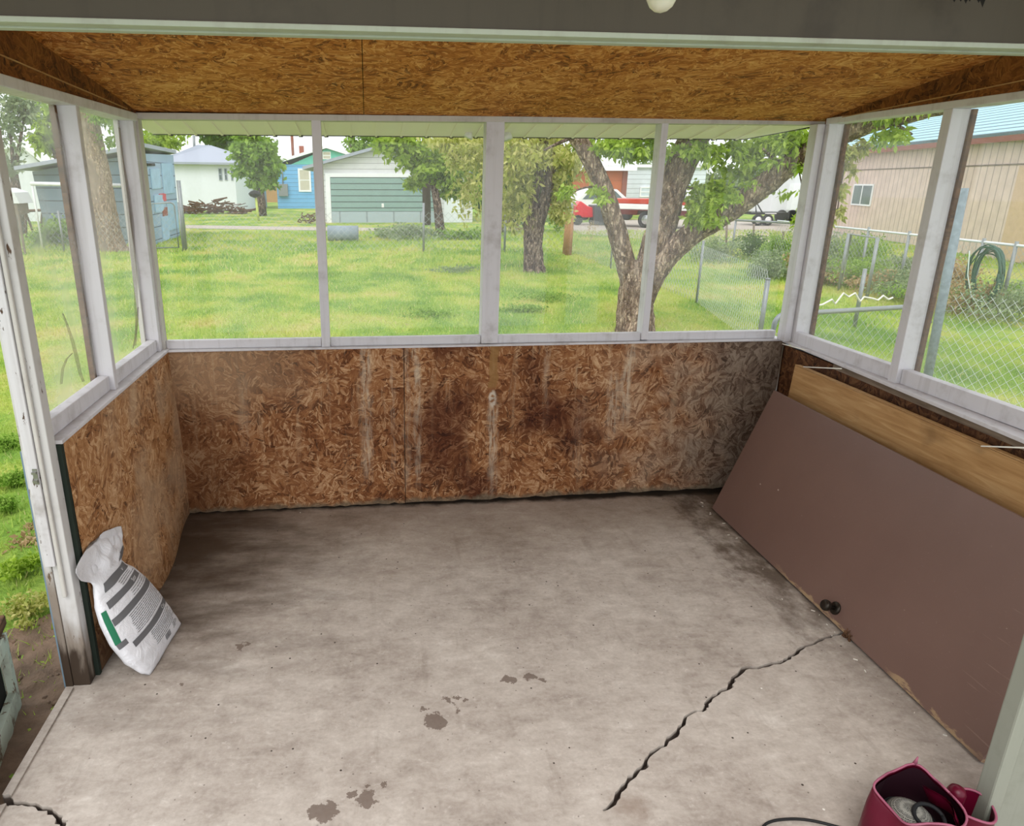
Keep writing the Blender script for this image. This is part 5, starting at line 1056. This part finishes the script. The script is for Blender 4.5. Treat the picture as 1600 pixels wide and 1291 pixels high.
# leaning shed: grey face and light blue face
S = empty('leaning_shed', gp(200, 384), 'crooked shed with slate grey side and light blue patched end', 'shed')
yb = gp(238, 383)[1]; A0 = gp(72, 372); 
c_a = np.array([dp(78, 380, yb+1.5)[0], yb+1.5, -.15]); c_b = np.array([dp(238, 383, yb)[0], yb, -.15]); c_c = np.array([dp(278, 358, yb+4)[0], yb+4, -.15]); c_d = c_a+(c_c-c_b)
t_a = dp(53, 268, yb+1.5); t_b = dp(221, 240, yb); t_c = dp(268, 242, yb+4); t_d = t_a+(t_c-t_b)
def facebox(name, mat, q, th=.06):
    n_ = nrm(np.cross(q[1]-q[0], q[3]-q[0])); m = MB(); m.prism(q, n_*th); return m.build(name, mat, S)
facebox('side_wall', 'shed_block', [c_a, c_b, t_b, t_a]); facebox('end_wall', 'shed_block_blue', [c_b, c_c, t_c, t_b]); facebox('rear_wall', 'shed_block', [c_c, c_d, t_d, t_c]); facebox('far_wall', 'shed_block', [c_d, c_a, t_a, t_d])
m = MB(); up = np.array([0, 0, .12]); ra = dp(22, 266, yb+.9); rb = dp(226, 230, yb-.3); rc = dp(276, 240, yb+4.5); rd = ra+(rc-rb)
m.hexa([ra, rb, rc, rd], [ra+up, rb+up, rc+up, rd+up]); m.build('roof', 'shingle', S)
def onend(u, v): return (c_b*(1-u)+c_c*u)*(1-v)+(t_b*(1-u)+t_c*u)*v
ne = nrm(np.cross(c_c-c_b, t_b-c_b)); ne = ne if ne[0] > 0 else -ne
for (u0, u1, v0, v1, mt_) in ((.12, .42, .62, .84, 'shed_blue'), (.15, .45, .36, .55, 'shed_blue'), (.3, .55, .02, .3, 'shed_blue'), (.5, .9, .55, .9, 'shed_blue'), (.38, .56, .30, .40, 'brick'), (.33, .55, .47, .56, 'red_plastic'), (.55, .95, .12, .45, 'shed_blue')):
    m = MB(); q = [onend(u0, v0), onend(u1, v0), onend(u1, v1), onend(u0, v1)]; m.prism([p+ne*.065 for p in q], ne*.03); m.build('patch_board', mt_, S)
m = MB(); q = [onend(.03, .87), onend(.3, .87), onend(.3, .9), onend(.03, .9)]; m.prism([p+ne*.065 for p in q], ne*.02); m.build('dark_slot', 'dark_gap', S)
m = MB(); m.tube([dp(48, 287, yb-1.2), dp(188, 290, yb-1.2)], .06, 8); m.tube([(dp(50, 287, yb-1.2)[0], yb-1.2, -.15), dp(50, 287, yb-1.2)], .03, 6); m.tube([(dp(226, 290, yb-1.2)[0], yb-1.2, -.15), dp(226, 291, yb-1.2), dp(188, 290, yb-1.2)], .05, 6)
tag(m.build('clothesline_pole', 'print_white'), 'white horizontal pipe across the front of the grey shed, left windows', 'pipe')
# cream house with gable at far left
CY_ = 40; e = empty('cream_house', base_at(15, CY_), 'cream house with a white gable at the far left', 'house'); X0 = zx(-60, 300, CY_)[0]; X1 = zx(72, 300, CY_)[0]; xr, zr = zx(36, 228, CY_); z1 = zx(62, 250, CY_)[1]
m = MB(); m.prism([(X0, CY_, -.2), (X1, CY_, -.2), (X1, CY_, z1-.3), (xr, CY_, zr), (X0, CY_, z1)], (0, 6, 0)); m.build('wall', 'white_wall', e)
m = MB()
for (a, za), (b, zb_) in (((X0-.5, z1-.2), (xr, zr)), ((xr, zr), (X1+.6, z1-.5))): m.hexa([(a, CY_-.4, za), (b, CY_-.4, zb_), (b, CY_+6, zb_), (a, CY_+6, za)], [(a, CY_-.4, za+.2), (b, CY_-.4, zb_+.2), (b, CY_+6, zb_+.2), (a, CY_+6, za+.2)])
m.build('roof', 'white_trim', e)
sy = gp(40, 372)[1]; sw = empty('sawhorse', base_at(50, sy), 'dark wooden sawhorse standing by the grey shed, left windows', 'sawhorse'); m = MB(); m.tube([dp(36, 330, sy), dp(76, 328, sy)], .05, 4, False); m.build('top_bar', 'rot_wood', sw)
for a_, b_ in ((40, 34), (40, 48), (66, 56), (68, 76)):
    m = MB(); t_ = dp(a_, 332, sy); f_ = dp(b_, 352, sy); m.tube([t_, (f_[0], sy+.2, -.12)], .045, 4, False); m.build('leg', 'rot_wood', sw)
wt = empty('white_shelter', base_at(14, 22), 'small white roofed shelter on legs at the far left window edge', 'shelter'); a, zt = zx(2, 318, 22); b, _ = zx(26, 318, 22)
m = MB(); m.prism([(a-.1, 21.95, zt), (b+.1, 21.95, zt), (b, 21.95, zt+.3), (a+.1, 21.95, zt+.42)], (0, .9, 0)); m.build('roof', 'white_siding', wt); m = MB(); m.box(a, b, 22.0, 22.7, zt-.3, zt-.005); m.build('box', 'grey_wood', wt)
for x_ in (a+.03, b-.05): m = MB(); m.box(x_, x_+.05, 22.02, 22.07, -.12, zt-.305); m.build('leg', 'grey_wood', wt)
# utility pole etc
pyd = 36; pq = base_at(667, pyd); pl = empty('utility_pole', pq, 'dark wooden utility pole in front of the garage', 'pole'); m = MB(); m.tube([(pq[0], pyd, -.3), (pq[0]-.12, pyd, 9)], [.21, .17], 12); m.build('pole', 'tarred_pole', pl)
m = MB(); m.box(pq[0]-1.2, pq[0]+1.0, pyd-.25, pyd-.15, 8.1, 8.22); m.build('crossarm', 'tarred_pole', pl)
m = MB(); gq = base_at(461, 75); m.tube([(gq[0], 75, -.2), (gq[0], 75, 8)], .14, 8); tag(m.build('utility_pole', 'barn_fascia'), 'thin distant pole rising behind the blue house chimney', 'pole')
gr = empty('barbecue_grill', base_at(402, 40), 'black kettle grill on a pale post in front of the round tree', 'grill'); q = dp(398, 303, 40); m = MB(); m.lathe(q-(0, 0, .2), (0, 0, 1), [(0, .05), (.08, .25), (.2, .33), (.22, .33), (.34, .2), (.4, .03)], 14); m.build('kettle', 'black_rubber', gr)
m = MB(); m.tube([(q[0]+.1, 40, -.15), (q[0]+.05, 40, q[2]-.2)], .07, 6); m.build('post', 'yellow_green', gr)
# floodlight bits under the eave
fl = empty('flood_light', dp(750, 212, 4.5), 'small floodlight with two lamps tucked under the metal eave', 'light'); m = MB()
m.lathe(dp(735, 211, 4.5)+(0, 0, .02), (-.4, -.1, -.9), [(0, .012), (.03, .028), (.04, .028)], 14); m.build('lamp', 'insulator', fl); m = MB(); m.lathe(dp(789, 213, 4.5)+(0, 0, .03), (.3, -.3, -.9), [(0, .012), (.03, .03), (.055, .03)], 14); m.build('lamp', 'insulator', fl)
m = MB(); m.tube([dp(733, 209, 4.5)+(0, 0, .02), dp(790, 210, 4.5)+(0, 0, .02)], .014, 8); m.build('bracket', 'rust_metal', fl)
# orange garage and white trailer
OY = 44; e = empty('carport', base_at(935, OY), 'open orange brown wooden outbuilding behind the truck', 'building'); X0 = zx(880, 300, OY)[0]; X1 = zx(978, 300, OY)[0]; zt = zx(930, 267, OY)[1]
m = MB(); m.box(X0, X1, OY, OY+6, -.2, zt); m.build('wall', 'cedar_panel', e); m = MB(); m.box(X0-.4, X1+.4, OY-.5, OY+6.4, zt+.01, zt+.25); m.build('roof', 'white_trim', e); m = MB(); a = zx(886, 300, OY)[0]; b = zx(906, 300, OY)[0]; m.box(a, b, OY-.05, OY-.005, -.1, zx(900, 308, OY)[1]); m.build('doorway', 'dark_gap', e)
m = MB(); m.box(X1-.3, X1, OY-.08, OY-.005, -.15, zt); m.build('corner_board', 'barn_fascia', e)
e = empty('trailer_house', base_at(1020, 48), 'white mobile home behind the pickup truck', 'building'); X0 = zx(976, 300, 48)[0]; X1 = zx(1100, 300, 48)[0]; zt = zx(1000, 262, 48)[1]; m = MB(); m.box(X0, X1, 48, 52, -.15, zt); m.build('wall', 'lap_trailer', e); m = MB(); m.box(X0-.2, X1+.2, 47.8, 52.2, zt+.01, zt+.2); m.build('roof', 'white_trim', e)
a, z2 = zx(1002, 294, 48); b, z0_ = zx(1020, 306, 48); wnd(e, a, b, z0_, z2, 48, 'pale_glass')
# pickup truck: local axes L (forward) and W (to camera side)
ang = math.radians(-38); fwd = np.array([math.cos(ang), math.sin(ang), 0]); lat = np.array([-fwd[1], fwd[0], 0]); rr0 = base_at(948, 34.2); rr0 = np.array(rr0)
sft = (5.3*36/ F0) 
tk = empty('pickup_truck', rr0+fwd*2.7+lat*.9, 'red and white pickup truck parked behind the big tree limbs', 'truck')
def tpoly(pts, w0, w1, name, mat, par=tk): m = MB(); m.prism([rr0+fwd*x+lat*w0+np.array([0, 0, z]) for x, z in pts], lat*(w1-w0)); return m.build(name, mat, par, bevel=.03)
def arch(cx, r, z, n=8): return [(cx-r*math.cos(a), z+r*math.sin(a)) for a in np.linspace(0, math.pi, n)]
tpoly([(0, .62)]+arch(2.0, .46, .58)+[(3.3, .52)]+arch(4.35, .46, .56)+[(5.3, .60), (5.3, .80), (0, .84)], 0, 1.9, 'lower_body', 'maroon')
tpoly([(0, .845), (5.3, .805), (5.3, 1.04), (0, 1.10)], -.01, 1.91, 'white_band', 'truck_white')
tpoly([(0, 1.105), (5.3, 1.045), (5.25, 1.18), (3.6, 1.26), (2.0, 1.32), (0, 1.30)], 0, 1.9, 'upper_body', 'truck_red')
tpoly([(2.35, 1.33), (4.0, 1.25), (3.5, 1.86), (2.5, 1.88)], .1, 1.8, 'cab', 'truck_white'); 
tpoly([(2.6, 1.36), (3.75, 1.32), (3.42, 1.78), (2.65, 1.8)], .085, .099, 'side_window', 'pale_glass')
tpoly([(5.31, .82), (5.36, .82), (5.36, 1.16), (5.31, 1.16)], .1, 1.8, 'grille', 'chrome'); tpoly([(5.31, .55), (5.5, .55), (5.5, .75), (5.31, .75)], -.02, 1.92, 'bumper', 'chrome')
for w_ in (.15, 1.5): tpoly([(5.365, .92), (5.38, .92), (5.38, 1.12), (5.365, 1.12)], w_, w_+.25, 'headlight', 'pale_glass')
for x in (2.0, 4.35):
    for w_ in (-.02, 1.66):
        m = MB(); m.lathe(rr0+fwd*x+lat*w_+np.array([0, 0, .38]), lat, [(0, .2), (.001, .36), (.03, .39), (.22, .39), (.25, .36), (.26, .2)], 20); wo = m.build('wheel', 'tyre', tk); m = MB(); m.lathe(rr0+fwd*x+lat*(w_-.012)+np.array([0, 0, .38]), lat, [(0, .05), (.005, .2), (.011, .22)], 16); m.build('hub_cap', 'chrome', wo)
m = MB(); mp = rr0+fwd*3.4-lat*.12+np.array([0, 0, 1.4]); m.obox(mp, fwd*.08, lat*.18, (0, 0, .3)); m.build('side_mirror', 'rust_metal', tk)
# red machine and dark bin left of truck
q = gp(914, 352); rm = empty('riding_mower', (q[0], q[1], -.12), 'small bright red machine parked left of the dark bin', 'mower'); m = MB(); m.prism([(q[0]-.5, q[1], .25), (q[0]+.5, q[1], .25), (q[0]+.45, q[1], .7), (q[0]+.1, q[1], .8), (q[0]-.3, q[1], 1.05), (q[0]-.5, q[1], .8)], (0, .7, 0)); m.build('hood', 'red_plastic', rm, bevel=.05)
for dx_, r in ((-.4, .25), (.4, .2)): m = MB(); m.lathe((q[0]+dx_, q[1]-.08, -.12+r), (0, 1, 0), [(0, r*.6), (.01, r), (.16, r), (.17, r*.6)], 14); m.build('wheel', 'tyre', rm)
m = MB(); a = dp(943, 340, q[1]); m.hexa([(a[0]-.5, q[1]-.2, -.1), (a[0]+.5, q[1]-.2, -.1), (a[0]+.5, q[1]+.6, -.1), (a[0]-.5, q[1]+.6, -.1)], [(a[0]-.62, q[1]-.3, .85), (a[0]+.62, q[1]-.3, .85), (a[0]+.62, q[1]+.7, .85), (a[0]-.62, q[1]+.7, .85)]); tag(m.build('dark_bin', 'grey_plastic', bevel=.03), 'dark grey plastic bin between the red machine and the truck', 'bin')
tq = base_at(925, 40); cv = empty('white_car', tq, 'white car parked in front of the orange building', 'car'); x0 = zx(893, 300, 40)[0]; m = MB(); m.prism([(x0, 40, .3), (x0+4.1, 40, .3), (x0+4.2, 40, .9), (x0+3.3, 40, 1.0), (x0+2.6, 40, 1.55), (x0+1.0, 40, 1.6), (x0+.3, 40, 1.0), (x0, 40, .9)], (0, 1.7, 0)); m.build('body', 'truck_white', cv, bevel=.05)
m = MB(); m.prism([(x0+.65, 39.98, 1.02), (x0+3.0, 39.98, 1.02), (x0+2.5, 39.98, 1.45), (x0+1.1, 39.98, 1.5)], (0, .015, 0)); m.build('window', 'glass_dark', cv)
for dx_ in (.8, 3.3): m = MB(); m.lathe((x0+dx_, 39.95, .2), (0, 1, 0), [(0, .2), (.01, .32), (.2, .32), (.21, .2)], 14); m.build('wheel', 'tyre', cv)
# fence corner pole
q = gp(888, 397); m = MB(); m.tube([(q[0], q[1], -.2), dp(889, 298, q[1])], .06, 8); tag(m.build('pole', 'galvanised'), 'grey metal pole rising from the dry weeds at the fence corner', 'pole')
q = gp(887, 398); m = MB(); m.tube([(q[0]-.05, q[1]-.12, -.15), (q[0]-.05, q[1]-.12, dp(887, 335, q[1])[2])], .13, 8, True, True, .15); tag(m.build('wooden_post', 'post_wood'), 'stout tan wooden fence corner post in dry weeds', 'post')
# camper and flat trailer
e = empty('white_camper', base_at(1235, 38), 'white enclosed camper trailer at the end of the gravel drive', 'camper'); x0 = zx(1207, 300, 38)[0]; x1 = zx(1262, 300, 38)[0]; zt = zx(1230, 268, 38)[1]
m = MB(); m.prism([(x0, 38, .35), (x1, 38, .35), (x1, 38, zt), (x0+.8, 38, zt), (x0+.25, 38, zt-.3), (x0, 38, zt-.9)], (0, 2.4, 0)); m.build('body', 'white_siding', e, bevel=.05); m = MB(); m.box(x0+.9, x0+1.5, 37.96, 37.995, .5, zt-.6); m.build('door', 'white_trim', e)
for dx_ in (.7, 1.3): m = MB(); m.lathe((x0+dx_, 37.95, .2), (0, 1, 0), [(0, .2), (.01, .32), (.2, .32), (.21, .2)], 14); m.build('wheel', 'tyre', e)
q = gp(1195, 353); tr_ = empty('utility_trailer', (q[0], q[1], -.12), 'flat black utility trailer with white wheels on the gravel drive', 'trailer'); s_ = q[1]/F0; m = MB(); m.box(q[0]-24*s_, q[0]+36*s_, q[1], q[1]+1.4, .42, .52); m.tube([(q[0]-34*s_, q[1]+.7, .62), (q[0]-24*s_, q[1]+.1, .5)], .05, 6); m.tube([(q[0]-14*s_, q[1]+.2, .52), (q[0]-18*s_, q[1]+.2, 1.1), (q[0]-4*s_, q[1]+.2, .52)], .035, 6); m.build('bed_frame', 'black_rubber', tr_)
for dx_ in (-14, 2): m = MB(); m.lathe((q[0]+dx_*s_, q[1]-.12, .16), (0, 1, 0), [(0, .16), (.01, .28), (.14, .28), (.15, .16)], 14); wo = m.build('wheel', 'tyre', tr_); m = MB(); m.lathe((q[0]+dx_*s_, q[1]-.135, .16), (0, 1, 0), [(0, .1), (.014, .17)], 12); m.build('rim', 'print_white', wo)
m = MB(); m.box(q[0]-3*s_, q[0]+14*s_, q[1]-.14, q[1]-.02, .46, .5); m.build('fender', 'print_white', tr_)
# stakes in the garden
for px, a_, b_, lb_ in ((1134, 346, 402, 'thin dark stake in the garden bed beside the thick limb'), (1176, 350, 400, 'thin grey stake in the middle of the garden bed'), (1222, 362, 404, 'weathered brown stake near the porch corner post')):
    q = gp(px, b_); m = MB(); m.tube([(q[0], q[1], -.15), dp(px+2, a_, q[1])], .03, 6); tag(m.build('stake', 'grey_wood'), lb_, 'stake', 'stakes in the garden bed')
m = MB(); a = gp(1150, 344, .9); b = gp(1300, 352, .95); m.tube([a, b], .035, 6); m.tube([(a[0], a[1], -.15), a], .03, 6); m.tube([(b[0], b[1], -.15), b], .03, 6); tag(m.build('pipe_rail', 'galvanised'), 'grey horizontal rail on posts in front of the flat trailer', 'rail')
# barn -------------------------------------------------------------
def hdir(px): d = ray(px, 283); return nrm([d[0], d[1], 0])
bdir = hdir(854)                       # direction of the long barn wall
bnear = CO+ray(1600, 205)*((3.3-CAMZ)/ray(1600, 205)[2]) if ray(1600, 205)[2] > 0 else gp(1600, 430)
bn = np.array([bnear[0], bnear[1], 0]); 
def onbarn(px, py, off=0):
    nn = np.array([bdir[1], -bdir[0], 0]); d = ray(px, py); k = ((bn-CO)@nn+off)/(d@nn); return CO+d*k
bb = empty('barn', bn+bdir*4-np.array([0, 0, .12]), 'long beige board sided barn with pale blue metal roof', 'barn')
BL = onbarn(1262, 300)*[1, 1, 0]; BR = bn-bdir*6; out = nrm(np.cross(bdir, (0, 0, 1)));  # away side
if out@(bn-CO) < 0: out = -out
m = MB(); m.prism([BR+(0, 0, -.2), BL+(0, 0, -.2), BL+(0, 0, 3.3), BR+(0, 0, 3.3)], out*.15); 
wv = np.linalg.norm(BL-BR); bw = m.build('wall', 'barn_board', bb)
uvl = bw.data.uv_layers[0]; Vb = np.array([v.co for v in bw.data.vertices])
for l in bw.data.loops: c = bw.data.vertices[l.vertex_index].co; uvl.data[l.index].uv = (float(np.dot(np.array(c), bdir)), c.z)
m = MB(); m.prism([BL+(0, 0, -.2), BL+out*8+np.array([0, 0, -.2]), BL+out*8+np.array([0, 0, 3.3]), BL+out*4+np.array([0, 0, 4.6]), BL+(0, 0, 3.3)], -bdir*.12); m.build('end_wall', 'white_siding', bb)
m = MB(); q0 = BR-out*.4+np.array([0, 0, 3.2]); q1 = BL+bdir*.4-out*.4+np.array([0, 0, 3.2]); rise = np.array([0, 0, 1.7]); m.prism([q0, q1, q1+out*5+rise, q0+out*5+rise], (0, 0, .08)); ro = m.build('roof', 'metal_roof', bb)
uvl = ro.data.uv_layers[0]
for l in ro.data.loops: c = ro.data.vertices[l.vertex_index].co; uvl.data[l.index].uv = (float(np.dot(np.array(c), bdir)), float(np.dot(np.array(c), out)))
m = MB(); m.prism([q0-(0, 0, .16), q1-(0, 0, .16), q1-(0, 0, .005), q0-(0, 0, .005)], out*.06); m.build('fascia', 'barn_fascia', bb)
m = MB(); z_s = onbarn(1500, 260)[2]; m.prism([BR-out*.02+np.array([0, 0, z_s-.02]), BL-out*.02+np.array([0, 0, z_s-.02]), BL-out*.02+np.array([0, 0, z_s+.02]), BR-out*.02+np.array([0, 0, z_s+.02])], out*.015); m.build('seam_strip', 'grey_wood', bb)
w0 = onbarn(1337, 290); w1 = onbarn(1360, 320); m = MB(); a = np.array([w0[0], w0[1], w1[2]])-out*.05; e_ = (w1-w0)*[1, 1, 0]; hh = w0[2]-w1[2]
t_ = nrm(e_)*.06; zz_ = np.array([0, 0, .06])
m.obox(a-t_-zz_, e_+2*t_, out*.045, zz_); m.obox(a-t_+np.array([0, 0, hh]), e_+2*t_, out*.045, zz_); m.obox(a-t_, t_, out*.045, (0, 0, hh)); m.obox(a+e_, t_, out*.045, (0, 0, hh)); m.obox(a+e_*.46, t_, out*.045, (0, 0, hh)); wn = m.build('window', 'white_trim', bb)
m = MB(); m.obox(a+out*.02, e_, out*.02, (0, 0, hh)); m.build('pane', 'glass_dark', wn)
dq0 = onbarn(1585, 300)*[1, 1, 0]; m = MB(); m.prism([dq0-out*.03+(0, 0, -.1), dq0-out*.03-bdir*1.6+(0, 0, -.1), dq0-out*.03-bdir*1.6+(0, 0, 2.4), dq0-out*.03+(0, 0, 2.4)], out*.025); m.build('sliding_door', 'pale_tan', bb)
